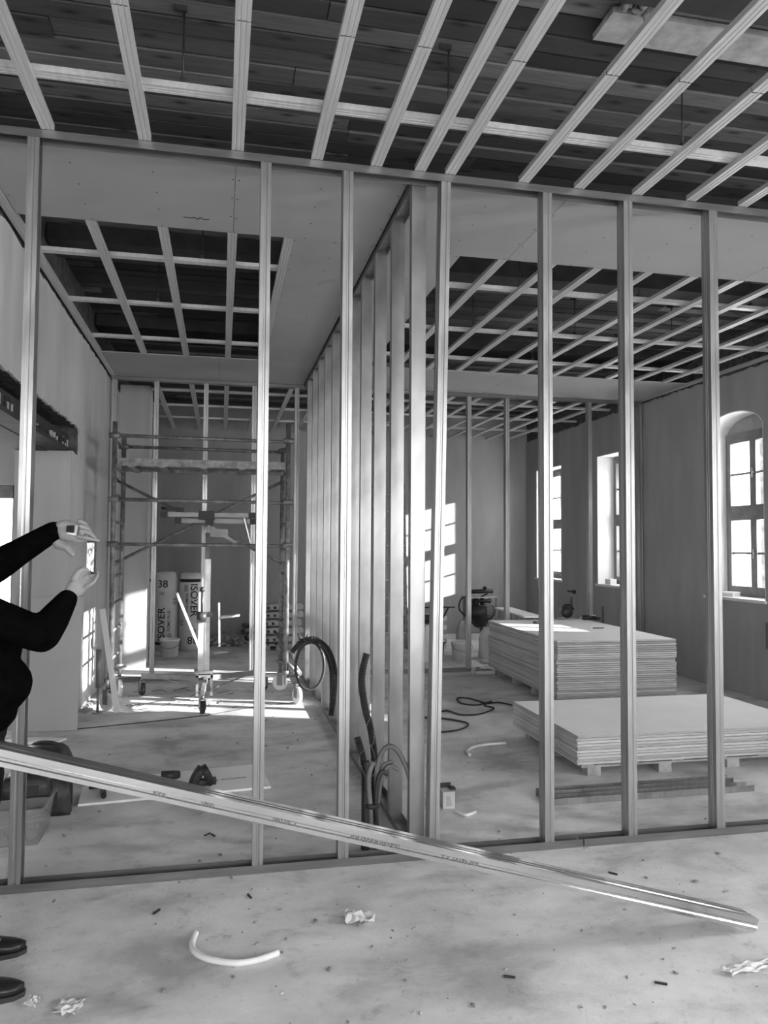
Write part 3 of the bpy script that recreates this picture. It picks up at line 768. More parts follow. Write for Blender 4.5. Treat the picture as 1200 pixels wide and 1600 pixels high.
# ================================================================= PANEL LIFT
t = thing('panel_lift', (-.13, 8.12, 0), 'plasterboard lift on a wheeled tripod, arms spread, behind the scaffold rails', 'panel lift')
T1 = Vector(t.location)
def pp(name, bm, mat, parent=t): return part(name, bm, mat, parent, T1)
MX, MY = -.13, 8.12
bm = new(); box(bm, MX - .085, MX - .03, MY - .03, MY + .03, .3, 1.12); pp('lower_mast', bm, 'aluflat')
bm = new(); box(bm, MX - .02, MX + .03, MY - .025, MY + .025, .28, 1.45); pp('middle_mast', bm, 'aluflat')
bm = new(); box(bm, MX - .012, MX + .022, MY - .015, MY + .015, 1.4, 1.82); cyl(bm, (MX, MY, 1.45), (MX, MY, 1.72), .03, seg=10); pp('upper_mast', bm, 'grey')
bm = new(); cyl(bm, (MX - .12, MY, .30), (MX + .07, MY, .30), .02); box(bm, MX - .12, MX + .07, MY - .06, MY + .06, .285, .315); pp('collar', bm, 'grey')
bm = new(); box(bm, MX - .1, MX - .075, MY - .05, MY + .05, .06, .29); box(bm, MX + .045, MX + .07, MY - .05, MY + .05, .06, .29); box(bm, MX - .1, MX + .07, MY - .05, MY + .05, .24, .27); pp('base_bracket', bm, 'grey')
for (x0, x1, z, y) in ((-.57, .31, 1.905, MY - .04), (-.44, .33, 1.845, MY + .08)):
    bm = new(); bar(bm, (x0, y, z), (x1, y, z), .045, .045); a_ = pp('support_arm', bm, 'grey')
    for x in (x0, x1):
        bm = new(); box(bm, x - .035, x + .035, y - .03, y + .03, z - .03, z + .03); pp('rubber_cap', bm, 'black', a_)
bm = new(); box(bm, MX - .1, MX + .06, MY - .07, MY + .11, 1.86, 1.945); box(bm, MX - .03, MX + .05, MY - .05, MY + .1, 1.8, 1.87); pp('tilt_head', bm, 'black')
bm = new(); bar(bm, (MX - .25, MY - .04, 1.955), (MX - .42, MY - .04, 1.965), .04, .04); cyl(bm, (MX - .40, MY - .04, 1.962), (MX - .47, MY - .04, 1.97), .014); pp('tilt_handle', bm, 'black')
bm = new(); box(bm, MX + .02, MX + .2, MY - .02, MY + .02, 1.68, 1.76); bar(bm, (MX + .03, MY, 1.78), (MX + .28, MY, 1.62), .03, .03); pp('support_bracket', bm, 'grey')
bm = new(); bar(bm, (MX + .36, MY - .03, 1.88), (MX + .43, MY - .03, 1.62), .012, .012); pp('catch_rod', bm, 'aluflat')
bm = new(); cyl(bm, (MX - .1, MY - .05, .86), (MX - .01, MY - .05, .86), .055, seg=16); cyl(bm, (MX - .05, MY - .06, .9), (MX - .05, MY - .06, 1.12), .012)
blob(bm, (MX - .05, MY - .06, 1.14), (.028, .028, .03), 2); box(bm, MX + .0, MX + .06, MY - .06, MY - .02, .86, .91); pp('winch', bm, 'tool')
bm = new(); bar(bm, (-.43, MY - .08, 1.11), (-.19, MY - .06, .52), .025, .025); pp('crank_arm', bm, 'white')
bm = new(); bar(bm, (MX + .12, MY, 1.0), (MX + .13, MY, .55), .02, .02); cyl(bm, (MX + .13, MY, .85), (MX + .33, MY, .87), .016); pp('brake_lever', bm, 'aluflat')
for (wx, wy, an) in ((-.80, 8.56, .5), (-.15, 7.50, .25), (.49, 8.60, 2.6)):
    bm = new(); bar(bm, (MX, MY, .235), (wx, wy, .20), .035, .05); bar(bm, (MX, MY, .10), (MX + (wx - MX) * .7, MY + (wy - MY) * .7, .2), .012, .012); lg = pp('tripod_leg', bm, 'grey')
    caster(wx, wy, .062, lg, T1, 'rubber', an, 'caster', .03)

# ================================================================= INSULATION ROLLS
def roll(x, y, r, h, inv, label, prints=True):
    t = thing('insulation_roll', (x, y, 0), label, 'insulation roll')
    bm = new(); pr = []
    for k in range(15):
        s = k / 14; z = h * s; rr = r * (1 - .12 * max(0, (s - .9) / .1) ** 2 - .06 * max(0, (.06 - s) / .06)) * (1 + .012 * math.sin(k * 2.3)); pr.append((rr, z))
    pr = [(r * .85, 0)] + pr + [(r * .6, h + .015), (r * .2, h + .005), (0, h)]
    lathe(bm, pr, None, 32); obj('film_wrap', bm, 'film', t)
    band = .09 if not inv else h - .13
    bm = new(); lathe(bm, [(r * .9, band), (r * 1.016, band), (r * 1.016, band + .045), (r * .9, band + .045)], None, 32); obj('black_band', bm, 'ink', t)
    if prints:
        def wrap(s, size, ang, z, rotate, mat='ink', sp=1.0):
            bm = text_bm(s, size, sp); bmesh.ops.subdivide_edges(bm, edges=[e_ for e_ in bm.edges if e_.calc_length() > .03], cuts=2)
            for v in bm.verts:
                a, b = v.co.x, v.co.y
                if rotate == 90: a, b = -b, a
                elif rotate == -90: a, b = b, -a
                elif rotate == 180: a, b = -a, -b
                th = ang + a / r
                v.co = Vector(((r * 1.022) * math.sin(th), -(r * 1.022) * math.cos(th), z + b))
            obj('print', bm, mat, t, recalc=False)
        sg = -1 if inv else 1; v = lambda z: (h - z) if inv else z; R_ = -90 if inv else 90
        wrap('ISOVER', .155, -.35 * sg, v(.40), R_, 'ink', 1.0)
        wrap('38', .155, -.28 * sg, v(1.00), 180 if inv else 0)
        wrap('SAINT-GOBAIN', .035, -.12 * sg, v(.36), R_, 'greyink'); wrap('DOMO PLUS', .055, .3 * sg, v(.45), R_)
        wrap('lllll', .07, -.35 * sg, v(.86), 180 if inv else 0, 'greyink'); wrap('G3', .08, .85 * sg, v(.74), R_)
        for k in range(5): wrap('=====', .035, (.25 + .08 * k) * sg, v(.22), R_, 'greyink')
    return t
roll(-.80, 12.12, .165, 1.17, False, 'upright ISOVER-printed insulation roll behind the small white bucket'.replace('ISOVER-printed ', 'white printed '))
roll(-.445, 12.12, .16, 1.16, True, 'upright insulation roll with its print upside down, right of its twin')
roll(-1.10, 12.55, .16, 1.15, True, 'insulation roll half hidden behind the wall pier', False)
# small tapered bucket
def bucket(x, y, r, h, label, mat='white', handle=True):
    t = thing('bucket', (x, y, 0), label, 'bucket')
    bm = new(); lathe(bm, [(0, .004), (r * .86, 0), (r * .99, h * .86), (r * 1.06, h * .87), (r * 1.06, h * .98), (r * 1.0, h), (r * .95, h * .98), (r * .84, .02), (0, .02)], None, 32); obj('pail', bm, mat, t)
    if handle:
        bm = new(); tube(bm, [(-r * 1.07, 0, h * .88), (-r * .9, -r * .7, h * .62), (0, -r * 1.15, h * .5), (r * .9, -r * .7, h * .62), (r * 1.07, 0, h * .88)], .004, 6); obj('handle', bm, 'grey', t)
    return t
bucket(-.70, 11.45, .135, .25, 'dented white bucket on the floor before the insulation rolls')
# rubble heap, offcuts and board pile at the back of the far room
bm = new()
for k in range(150):
    a = random.uniform(0, 2 * PI); q = random.random() ** .6; x = .1 + math.cos(a) * q * .36; y = 12.6 + math.sin(a) * q * .3; hz = .2 * (1 - q)
    blob(bm, (x, y, hz + .01), [random.uniform(.02, .06), random.uniform(.02, .06), random.uniform(.015, .04)], 1, .25, Matrix.Rotation(random.uniform(0, 3), 4, 'Z'))
for f in bm.faces: f.smooth = False
o = obj('rubble_heap', bm, 'rubble'); tag(center(o), 'low heap of rubble by the foot of the far wall', 'rubble', kind='stuff')
bm = new(); box(bm, -.12, .12, -.09, .09, 0, .012); o = obj('board_offcut', bm, 'boardtop'); o.location = (-.02, 11.7, .001); o.rotation_euler = (0, 0, .5); tag(o, 'small white plasterboard offcut on the floor right of the lift mast', 'offcut')
for k in range(5):
    bm = new(); w_ = random.uniform(.5, .8); box(bm, -w_ / 2, w_ / 2, -.14, .14, 0, .05); o = obj('timber_baulk', bm, 'wood' if k % 2 else 'tool')
    o.location = (.72 - .02 * k, 13.1 + .02 * k, .003 + k * .0515); o.rotation_euler = (0, 0, random.uniform(-.12, .12)); tag(o, 'timber piece in the low pile at the far wall, %s from the floor' % ORD[k], 'timber', 'timber pile at the far wall')
# paper sacks of plaster on a pallet
pallet(.98, 12.1, .75, .6, 0, 'small pallet under the paper sacks in the far room')
def sack_mesh(L=.6, W=.38, Hh=.115):
    bm = new(); bmesh.ops.create_cube(bm, size=1); bmesh.ops.subdivide_edges(bm, edges=bm.edges[:], cuts=5, use_grid_fill=True)
    for v in bm.verts:
        x, y, z = v.co * 2; k = (1 - abs(x) ** 4 * .35) * (1 - abs(y) ** 4 * .4)
        v.co = Vector((x * L / 2, y * W / 2, z * Hh / 2 * k + Hh / 2 + .006 * math.sin(x * 5 + y * 3) * (z > 0)))
    for f in bm.faces: f.smooth = True
    return bm
ob0 = obj('plaster_sack', sack_mesh(), 'bag')
for k in range(5):
    o = ob0 if k == 0 else ob0.copy()
    if k: COL.objects.link(o)
    o.location = (.95 + random.uniform(-.02, .02), 12.08, .094 + k * .122); o.rotation_euler = (0, 0, random.uniform(-.05, .05))
    tag(o, 'paper sack in the stack seen between scaffold and middle partition, %s from the bottom' % ORD[k], 'sack', 'paper sacks on the pallet')
    bm = new()
    for q in range(2): box(bm, -.26 + q * .1, -.22 + q * .1, -.192, -.186, .035, .075)
    obj('print', bm, 'ink', o)

# ================================================================= PUMP, BUCKETS, BAGS IN THE FAR ROOM
t = thing('mixing_pump', (3.75, 10.8, 0), 'black plaster mixing pump on a frame, behind the far partition', 'machine')
bm = new(); lathe(bm, [(.05, .40), (.09, .42), (.2, .56), (.22, .6), (.22, .72), (.2, .73), (.0, .73)], Matrix.Translation((0, 0, 0)), 24); obj('hopper', bm, 'tool', t)
bm = new(); cyl(bm, (.05, -.2, .66), (.05, -.05, .66), .095, seg=20); cyl(bm, (.05, -.215, .66), (.05, -.2, .66), .06, seg=20); obj('motor', bm, 'grey', t)
bm = new(); cyl(bm, (-.1, -.12, .7), (-.1, -.12, .84), .035); cyl(bm, (0, -.1, .74), (0, -.1, .85), .03); cyl(bm, (-.08, -.14, .8), (.12, -.14, .8), .028); box(bm, -.2, -.05, -.1, .1, .7, .82); obj('gearbox', bm, 'black', t)
bm = new(); box(bm, -.24, .22, -.16, .16, .845, .86); obj('tray', bm, 'aluflat', t)
bm = new(); bar(bm, (-.22, -.05, .93), (.17, -.05, .94), .1, .055); blob(bm, (.06, -.05, .985), (.035, .03, .025), 2); bar(bm, (.1, -.05, .9), (.0, -.05, .86), .02, .02); obj('vibrator', bm, 'black', t)
for x, y in ((-.2, -.15), (.2, -.15), (-.2, .15), (.2, .15)):
    bm = new(); cyl(bm, (x, y, .0), (x, y, .85), .013, seg=8); obj('leg', bm, 'grey', t)
bm = new(); tube(bm, [(.0, -.05, .42), (.02, -.08, .3), (.0, -.1, .2), (.05, -.14, .1)], .035, 10, 6, rib=.03); obj('corrugated_outlet', bm, 'greyhose', t)
bm = new(); tube(bm, [(-.22, -.12, .86), (-.32, -.12, .84), (-.36, -.12, .7), (-.28, -.12, .6), (-.22, -.1, .56)], .012, 8); obj('handle', bm, 'black', t)
t = thing('wheelbarrow_frame', (3.16, 11.1, 0), 'black wheeled frame left of the mixing pump', 'trolley')
bm = new(); bar(bm, (-.3, 0, .68), (.3, 0, .68), .02, .02); bar(bm, (.12, 0, .7), (-.05, .1, .1), .03, .03); bar(bm, (-.28, 0, .7), (-.2, .1, .1), .03, .03); bar(bm, (.1, 0, .5), (.2, 0, .68), .02, .02); obj('frame', bm, 'black', t)
bm = new(); box(bm, -.26, -.02, -.08, .08, .36, .58); cyl(bm, (-.2, -.1, .45), (-.02, -.1, .45), .05); obj('motor', bm, 'tool', t)
bm = new(); lathe(bm, [(.05, -.03), (.11, -.03), (.12, 0), (.11, .03), (.05, .03)], mat3((1, 0, 0), (0, 0, 1), (-.12, .1, .12)), 20); obj('wheel', bm, 'rubber', t)
for k in range(6):
    bm = new(); box(bm, -.3, .3, -.15, .15, 0, .07); o = obj('insulation_slab', bm, 'boardtop' if k % 2 else 'bag')
    o.location = (3.35, 12.3, .18 + k * .074 - .178 + .002); o.rotation_euler = (0, 0, random.uniform(-.04, .04)); tag(o, 'pale slab in the pile behind the trolley frame, %s from the floor' % ORD[k], 'insulation slab', 'slab pile in the far room')
bucket(3.32, 10.35, .14, .27, 'white bucket with dark splashes on the floor before the mixing pump')
tb = bucket(3.02, 10.62, .13, .24, 'dark bucket with a round white lid, left of the splashed bucket', 'black')
bm = new(); lathe(bm, [(0, .235), (.142, .235), (.145, .25), (.12, .256), (0, .256)], None, 24); obj('lid', bm, 'white', tb)
def standing_sack(x, y, w_, d_, h_, label, mat='film', rz=0):
    bm = new(); pr = []
    lathe(bm, [(.8, 0), (1, .05), (1.02, .35), (.95, .65), (.75, .85), (.42, .95), (.5, 1.0), (.3, .98), (0, .97)], None, 20)
    for v in bm.verts:
        a = math.atan2(v.co.y, v.co.x); k = 1 + .05 * math.sin(a * 5 + v.co.z * 9)
        v.co = Vector((v.co.x * w_ / 2 * k, v.co.y * d_ / 2 * k, v.co.z * h_))
    o = obj('sack', bm, mat); o.location = (x, y, .001); o.rotation_euler = (0, 0, rz); return tag(o, label, 'sack')
standing_sack(3.74, 10.47, .24, .18, .44, 'upright white sack leaning below the mixing pump')
standing_sack(3.47, 10.75, .2, .2, .52, 'grey upright sack between trolley frame and pump', 'bag')
standing_sack(2.80, 10.2, .22, .2, .52, 'white sack half hidden by the leaning stud, left of the buckets')
bm = new(); box(bm, -.19, .17, -.14, .14, 0, .03); o = obj('board_offcut', bm, 'bag'); o.location = (3.72, 10.08, .001); o.rotation_euler = (0, 0, -.2); tag(o, 'thick grey board flat on the floor behind the tall stack', 'board')
t = thing('scrap_tray', (3.24, 9.2, 0), 'shallow tray of scraps on the floor left of the tall stack', 'tray')
bm = new(); box(bm, -.13, .13, -.09, .09, 0, .006); box(bm, -.13, .13, -.09, -.084, 0, .05); box(bm, -.13, .13, .084, .09, 0, .05); box(bm, -.13, -.124, -.09, .09, 0, .05); box(bm, .124, .13, -.09, .09, 0, .05); obj('tray_body', bm, 'cardboard', t)
bm = new()
for k in range(14): blob(bm, (random.uniform(-.1, .1), random.uniform(-.06, .06), random.uniform(.02, .05)), [random.uniform(.015, .04)] * 3, 1, .3)
obj('scraps', bm, 'rubble', t)['kind'] = 'stuff'
# ladder frame by the far wall, seen through the studs
t = thing('ladder', (2.55, 11.6, 0), 'aluminium ladder frame in the far room, glimpsed between middle partition studs', 'ladder')
for x in (-.22, .28):
    bm = new(); bar(bm, (x, 0, 0), (x, .25, 2.6), .05, .025); obj('stile', bm, 'alu', t)
for k in range(9):
    z = .25 + k * .27; bm = new(); cyl(bm, (-.22, z * .25 / 2.6, z), (.28, z * .25 / 2.6, z), .014, seg=8); obj('rung', bm, 'aluflat', t)

# ================================================================= CONDUITS, HOSES, CABLES
t = thing('conduit_bundle', (.79, 4.0, 0), 'bundle of dark conduits rising from the floor by the partition corner', 'conduit bundle')
Tc = Vector(t.location)
def cond(name, pts, r, mat, rib=0, parent=t):
    bm = new(); tube(bm, [Vector(p_) - Tc for p_ in pts], r, 12, 7, rib); return obj(name, bm, mat, parent)
cond('corrugated_pipe', [(0.789, 4.020, 0.034), (0.818, 4.040, 0.352), (0.808, 4.080, 0.578), (0.776, 4.120, 0.724), (0.757, 4.120, 0.879), (0.784, 4.120, 1.013)], .021, 'hose', .011)
cond('corrugated_pipe', [(0.764, 4.050, -0.015), (0.766, 4.050, 0.285), (0.759, 4.060, 0.450), (0.727, 4.080, 0.575)], .02, 'hose', .011)
cond('conduit', [(0.763, 3.990, -0.002), (0.761, 3.990, 0.271), (0.767, 3.990, 0.386), (0.761, 3.980, 0.472)], .015, 'hose')
cond('conduit', [(0.789, 3.985, -0.008), (0.784, 3.980, 0.207), (0.771, 3.975, 0.390), (0.798, 3.975, 0.471)], .014, 'greyhose')
cond('conduit', [(0.826, 4.000, -0.017), (0.818, 4.000, 0.264), (0.822, 3.990, 0.449), (0.864, 3.980, 0.539), (0.920, 3.970, 0.526), (0.978, 3.965, 0.415), (1.023, 3.960, 0.264), (1.047, 3.960, 0.160)], .0135, 'greyhose')
cond('conduit', [(0.817, 4.020, -0.024), (0.829, 4.020, 0.257), (0.845, 4.020, 0.406), (0.876, 4.020, 0.445), (0.911, 4.020, 0.453)], .0105, 'greyhose')
cond('conduit', [(0.811, 4.040, -0.031), (0.831, 4.030, 0.220), (0.848, 4.000, 0.379), (0.886, 4.000, 0.436), (0.938, 4.000, 0.414)], .0105, 'greyhose')
cond('conduit', [(0.840, 4.030, -0.030), (0.814, 3.980, 0.205), (0.815, 3.970, 0.356), (0.842, 3.970, 0.417), (0.873, 3.970, 0.399)], .011, 'hose')
bm = new(); c_ = Vector((0.792, 3.990, 0.243)) - Tc; lathe(bm, [(.034, -.012), (.04, -.01), (.04, .01), (.034, .012)], Matrix.Translation(c_), 16); obj('tape_band', bm, 'ink', t)
bm = new(); tube(bm, [Vector(p_) - Tc for p_ in ((0.747, 4.000, 0.600), (0.788, 4.000, 0.698), (0.798, 3.980, 0.569), (0.724, 3.980, 0.507), (0.759, 3.980, 0.389), (0.806, 3.980, 0.420), (0.796, 4.000, 0.531), (0.706, 4.000, 0.635))], .0012, 4, 5); obj('tie_wire', bm, 'grey', t)
t = thing('hose_coil', (.85, 7.2, 0), 'dark coiled hose hanging on the middle partition', 'hose')
Tc = Vector(t.location)
import itertools
loop = [(.827 + .135 * math.sin(a), 7.17 + .02 * math.cos(a * .5), .475 + .222 * math.cos(a)) for a in [k * 2 * PI / 16 for k in range(17)]]
cond('hose', loop, .014, 'hose', 0, t)
cond('corrugated_pipe', [(0.662, 7.220, 0.600), (0.743, 7.200, 0.690), (0.848, 7.180, 0.726), (0.936, 7.160, 0.685), (0.971, 6.850, 0.626), (0.961, 6.500, 0.524), (0.938, 6.400, 0.328), (0.910, 6.350, 0.192)], .026, 'hose', .02, t)
cond('hose', [(0.935, 7.150, 0.657), (0.949, 6.900, 0.603), (0.941, 6.550, 0.489), (0.924, 6.450, 0.186)], .016, 'hose', 0, t)
bm = new(); q = Vector((0.946, 7.140, 0.652)) - Tc; cyl(bm, q - Vector((.02, 0, .012)), q + Vector((.02, 0, -.012)), .032, seg=12); obj('coupling', bm, 'white', t)
bm = new(); cyl(bm, Vector((0.781, 7.220, 0.693)) - Tc, Vector((0.816, 7.220, 0.770)) - Tc, .02, .004, 8); cyl(bm, Vector((0.757, 7.220, 0.687)) - Tc, Vector((0.714, 7.220, 0.772)) - Tc, .016, .004, 8); obj('cable_tie_end', bm, 'hose', t)
def floor_line(name, pts, r, mat, label, cat):
    bm = new(); tube(bm, [(x, y, r + .001) for x, y in pts], r, 8, 8); o = obj(name, bm, mat); return tag(center(o), label, cat)
floor_line('power_cable', [(2.927, 7.2), (2.8, 7.45), (2.657, 7.451), (2.569, 7.697), (2.448, 7.753), (2.401, 7.498), (2.531, 7.38), (2.742, 7.532), (2.60, 7.35), (2.649, 7.205), (2.428, 6.986), (2.24, 6.993), (2.169, 7.176), (2.1, 7.16)], .008, 'rubber', 'black cable looped on the floor left of the tall board stack', 'cable')
floor_line('power_cable', [(1.85, 6.95), (2.016, 6.872), (2.121, 6.774), (2.191, 6.634), (2.104, 6.479), (1.966, 6.388), (1.8, 6.38)], .008, 'rubber', 'short black cable bend on the floor just right of the leaning stud', 'cable')
floor_line('conduit_offcut', [(-.077, 3.288), (-.089, 3.204), (-.075, 3.138), (-.025, 3.077), (.07, 3.03), (.154, 3.032), (.242, 3.07)], .0125, 'whitehose', 'curved white conduit offcut on the open floor in the foreground', 'conduit offcut')
floor_line('conduit_offcut', [(1.875, 5.632), (1.9, 5.76), (2.044, 5.883), (2.275, 5.919)], .011, 'whitehose', 'pale curved conduit offcut left of the low board stack', 'conduit offcut')
floor_line('conduit_offcut', [(1.40, 4.48), (1.42, 4.43), (1.449, 4.398), (1.515, 4.44)], .009, 'whitehose', 'small white conduit offcut right of the cardboard box', 'conduit offcut')
floor_line('string_line', [(-1.28, 7.05), (-1.143, 7.089), (-.678, 7.221), (-.148, 7.409), (.361, 7.718), (.82, 7.885)], .004, 'hose', 'thin dark cord stretched over the left room floor before the scaffold', 'cord')
t = thing('cardboard_box', (1.385, 4.60, 0), 'small open white box on the floor right of the leaning stud', 'box')
bm = new(); box(bm, -.04, .035, -.05, .04, 0, .1); obj('carton', bm, 'cardboard', t)
bm = new(); box(bm, .02, .05, -.02, .03, .1, .112); box(bm, -.04, .035, .04, .043, .1, .13); obj('flap', bm, 'tool', t)
bm = new(); 
for k in range(5): box(bm, -.02, .02 - .004 * k, -.0512, -.0505, .02 + k * .012, .024 + k * .012)
obj('print', bm, 'greyink', t)

# ================================================================= LEFT FOREGROUND OBJECTS
# board on the floor with tools
bm = new(); poly = [(-.83, 5.02), (.345, 5.15), (.30, 5.69), (-.87, 5.50)]; prism(bm, poly, 'Z', .001, .014); o = obj('board_offcut', bm, 'boardtop'); tag(o, 'long grey board flat on the floor beyond the profile, tools on it', 'board')
put_text('printed_text', 'satplatte 4', .05, mat3((-1, -.12, 0), (.12, -1, 0), (.09, 5.36, .0146)), o, 'greyink')
t = thing('clamp', (-.1, 5.24, .0145), 'black spring clamp standing open on the floor board', 'clamp', rz=.2)
for s, rx_ in ((-1, .5), (1, -.42)):
    bm = new(); M = Matrix.Translation((s * .035, 0, .05)) @ Matrix.Rotation(rx_ * 1.0, 4, 'Y')
    bmesh.ops.create_cube(bm, size=1); bmesh.ops.subdivide_edges(bm, edges=bm.edges[:], cuts=2, use_grid_fill=True)
    for v in bm.verts:
        k = 1 - .25 * abs(v.co.z * 2); v.co = M @ Vector((v.co.x * .05 * k, v.co.y * .09 * k, v.co.z * .13))
    lo_ = min(v.co.z for v in bm.verts)
    for v in bm.verts: v.co.z -= lo_
    obj('jaw', bm, 'black', t, True)
bm = new(); cyl(bm, (-.07, .0, .025), (.09, .0, .025), .026, seg=12); obj('pivot', bm, 'tool', t)
bm = new(); cyl(bm, (-.04, 0, .03), (.07, 0, .03), .03, .028, 16); cyl(bm, (.07, 0, .03), (.085, 0, .03), .024, .02, 16); o = obj('tape_roll', bm, 'tool'); o.location = (-.33, 5.42, .0145); tag(o, 'dark rounded cylinder lying on the floor board left of the clamp', 'tool')
bm = new(); tube(bm, [(-.09, .09, .02), (-.02, .1, .02), (.0, .06, .02), (.03, -.12, .02)], .0165, 10, 5); o = obj('angle_key', bm, 'black'); o.location = (-.72, 5.2, .015); tag(o, 'black L-shaped pipe key on the left end of the floor board', 'tool')
bm = new(); cyl(bm, (-.05, 0, .018), (.03, 0, .018), .016, .018, 12); o = obj('drill_bit_case', bm, 'grey'); o.location = (-.56, 5.37, .0145); o.rotation_euler = (0, 0, .5); tag(o, 'small grey capsule peeping over the profile, far left of the clamp', 'tool')
# translucent crate with odds and ends
t = thing('plastic_crate', (-1.03, 4.56, 0), 'translucent plastic crate of odds and ends behind the leftmost stud', 'crate')
bm = new(); w0, w1, d0, d1, hh_ = .10, .125, .13, .17, .2; th = .004
def tub(bm, w0, w1, d0, d1, h, th):
    o_ = [[(-w0, -d0, 0), (w0, -d0, 0), (w0, d0, 0), (-w0, d0, 0)], [(-w1, -d1, h), (w1, -d1, h), (w1, d1, h), (-w1, d1, h)]]
    i_ = [[(-w0 + th, -d0 + th, th), (w0 - th, -d0 + th, th), (w0 - th, d0 - th, th), (-w0 + th, d0 - th, th)], [(-w1 + th, -d1 + th, h), (w1 - th, -d1 + th, h), (w1 - th, d1 - th, h), (-w1 + th, d1 - th, h)]]
    V = [[bm.verts.new(p_) for p_ in r] for r in (o_[0], o_[1], i_[1], i_[0])]
    for a, b in zip(V, V[1:]):
        for k in range(4): bm.faces.new((a[k], a[(k + 1) % 4], b[(k + 1) % 4], b[k]))
    bm.faces.new(V[0][::-1]); bm.faces.new(V[3])
tub(bm, w0, w1, d0, d1, hh_, th); cr = obj('tub', bm, 'clear', t)
bm = new(); box(bm, -w1 - .01, w1 + .01, -d1 - .01, -d1 + .004, hh_ - .012, hh_ + .002); box(bm, -w1 - .01, w1 + .01, d1 - .004, d1 + .01, hh_ - .012, hh_ + .002); box(bm, -w1 - .01, -w1 + .004, -d1, d1, hh_ - .012, hh_ + .002); box(bm, w1 - .004, w1 + .01, -d1, d1, hh_ - .012, hh_ + .002); obj('rim', bm, 'clear', t)
bm = new(); tube(bm, [(.01, -d1 - .002, .15), (.02, -d1 - .016, .14), (.02, -d1 - .016, .11), (.005, -d1 - .002, .1)], .006, 6); obj('clip_handle', bm, 'white', t)
bm = new()
for k in range(30): blob(bm, (random.uniform(-.07, .07), random.uniform(-.1, .1), random.uniform(.02, .06)), [random.uniform(.015, .035)] * 3, 1, .3)
o = obj('loose_fittings', bm, 'grey'); o.location = (-1.03, 4.56, .006); tag(o, 'loose metal fittings lying inside the translucent crate', 'fittings', kind='stuff')
# heap of dark tool bags
def softbag(name, c, s, rz, label, parent=None):
    t = thing(name, (c[0], c[1], c[2]), label, 'tool bag', rz=rz)
    bm = new(); bmesh.ops.create_cube(bm, size=1); bmesh.ops.subdivide_edges(bm, edges=bm.edges[:], cuts=6, use_grid_fill=True)
    for v in bm.verts:
        x, y, z = v.co * 2; k = 1 - .12 * (abs(x) ** 3 + abs(y) ** 3) ; n = 1 + .03 * math.sin(x * 6 + z * 4) + .03 * math.cos(y * 7 + z * 3)
        v.co = Vector((x * s[0] / 2 * n * (1 - .12 * max(z, 0)), y * s[1] / 2 * n * (1 - .2 * max(z, 0)), (z + 1) / 2 * s[2] * (k if z > 0 else 1)))
        v.co.z = max(v.co.z, 0)
    obj('bag_body', bm, 'tool', t, True)
    bm = new(); tube(bm, [(-s[0] * .3, 0, s[2] * .8), (-s[0] * .2, 0, s[2] * 1.0), (s[0] * .2, 0, s[2] * 1.0), (s[0] * .3, 0, s[2] * .8)], .012, 8); obj('handle', bm, 'black', t)
    bm = new(); box(bm, -s[0] * .28, s[0] * .28, -s[1] * .53, -s[1] * .47, s[2] * .2, s[2] * .55); obj('pocket', bm, 'black', t)
    bm = new(); box(bm, s[0] * .46, s[0] * .53, -s[1] * .2, s[1] * .2, s[2] * .15, s[2] * .6); obj('pocket', bm, 'black', t)
    return t
softbag('tool_bag', (-1.03, 5.0, 0), (.32, .3, .25), .15, 'upright black tool bag behind the crate, right side of the dark pile')
softbag('tool_bag', (-1.13, 5.52, 0), (.3, .3, .27), -.1, 'black tool bag at the back of the dark pile near the left wall')
t = thing('cordless_drill', (-.98, 5.0, .262), 'dark cordless tool lying on top of the tool bag pile', 'power tool', rz=-.2)
bm = new(); cyl(bm, (-.1, 0, .035), (.06, 0, .035), .032, .03, 12); obj('motor_body', bm, 'tool', t)
bm = new(); box(bm, -.04, .0, -.1, 0, .015, .055); box(bm, -.06, .02, -.13, -.09, .01, .06); obj('grip', bm, 'black', t)
bm = new(); cyl(bm, (.06, 0, .035), (.11, 0, .035), .02, .012, 12); obj('chuck', bm, 'grey', t)
softbag('tool_pouch', (-1.04, 4.66, .205), (.25, .2, .12), .1, 'small black pouch lying across the top of the translucent crate')
# profile offcuts stuck in the crate
for k, (dx, rz) in enumerate(((0, .1), (.05, -.15))):
    bm = new(); cyl(bm, (-.10, 0, 0), (.10, .06, .015), .01, .012, 10); o = obj('hand_tool', bm, 'grey' if k else 'aluflat'); o.location = (-1.03, 4.50 + dx * 2, .075 + .028 * k); o.rotation_euler = (0, 0, rz)
    tag(o, 'thin metal tool lying in the translucent crate, %s of two' % ('lower', 'upper')[k], 'hand tool')
# plasterboard piece leaning at the opening
t = bpy.data.objects
bm = new(); prism(bm, [(-1.64, 0), (-1.185, .0), (-1.165, 1.14), (-1.60, 1.13)], 'Y', 0, .0125)
o = obj('leaning_plasterboard', bm, ['board']); o.location = (0, 7.04, .003); o.rotation_euler = (-math.radians(3.5), 0, 0); tag(o, 'tall grey plasterboard piece leaning upright at the wall opening', 'plasterboard')
for k, (pts, lb) in enumerate(((((-1.645, 7.0), (-1.50, 7.05), (-1.16, 6.80), (-1.275, 6.65)), 'pale offcut strip flat on the floor at the foot of the leaning board'),)):
    bm = new(); prism(bm, [(-1.72, 6.72), (-1.6, 6.84), (-1.21, 6.73), (-1.29, 6.58)], 'Z', .001, .014); o = obj('board_offcut', bm, 'boardtop'); tag(center(o), lb, 'offcut')
bm = new(); prism(bm, [(-1.75, 6.4), (-1.7, 6.46), (-1.31, 6.54), (-1.33, 6.47)], 'Z', .001, .014); o = obj('board_offcut', bm, 'boardtop'); tag(center(o), 'second narrow pale offcut beside the leaning board, nearer the viewer', 'offcut')
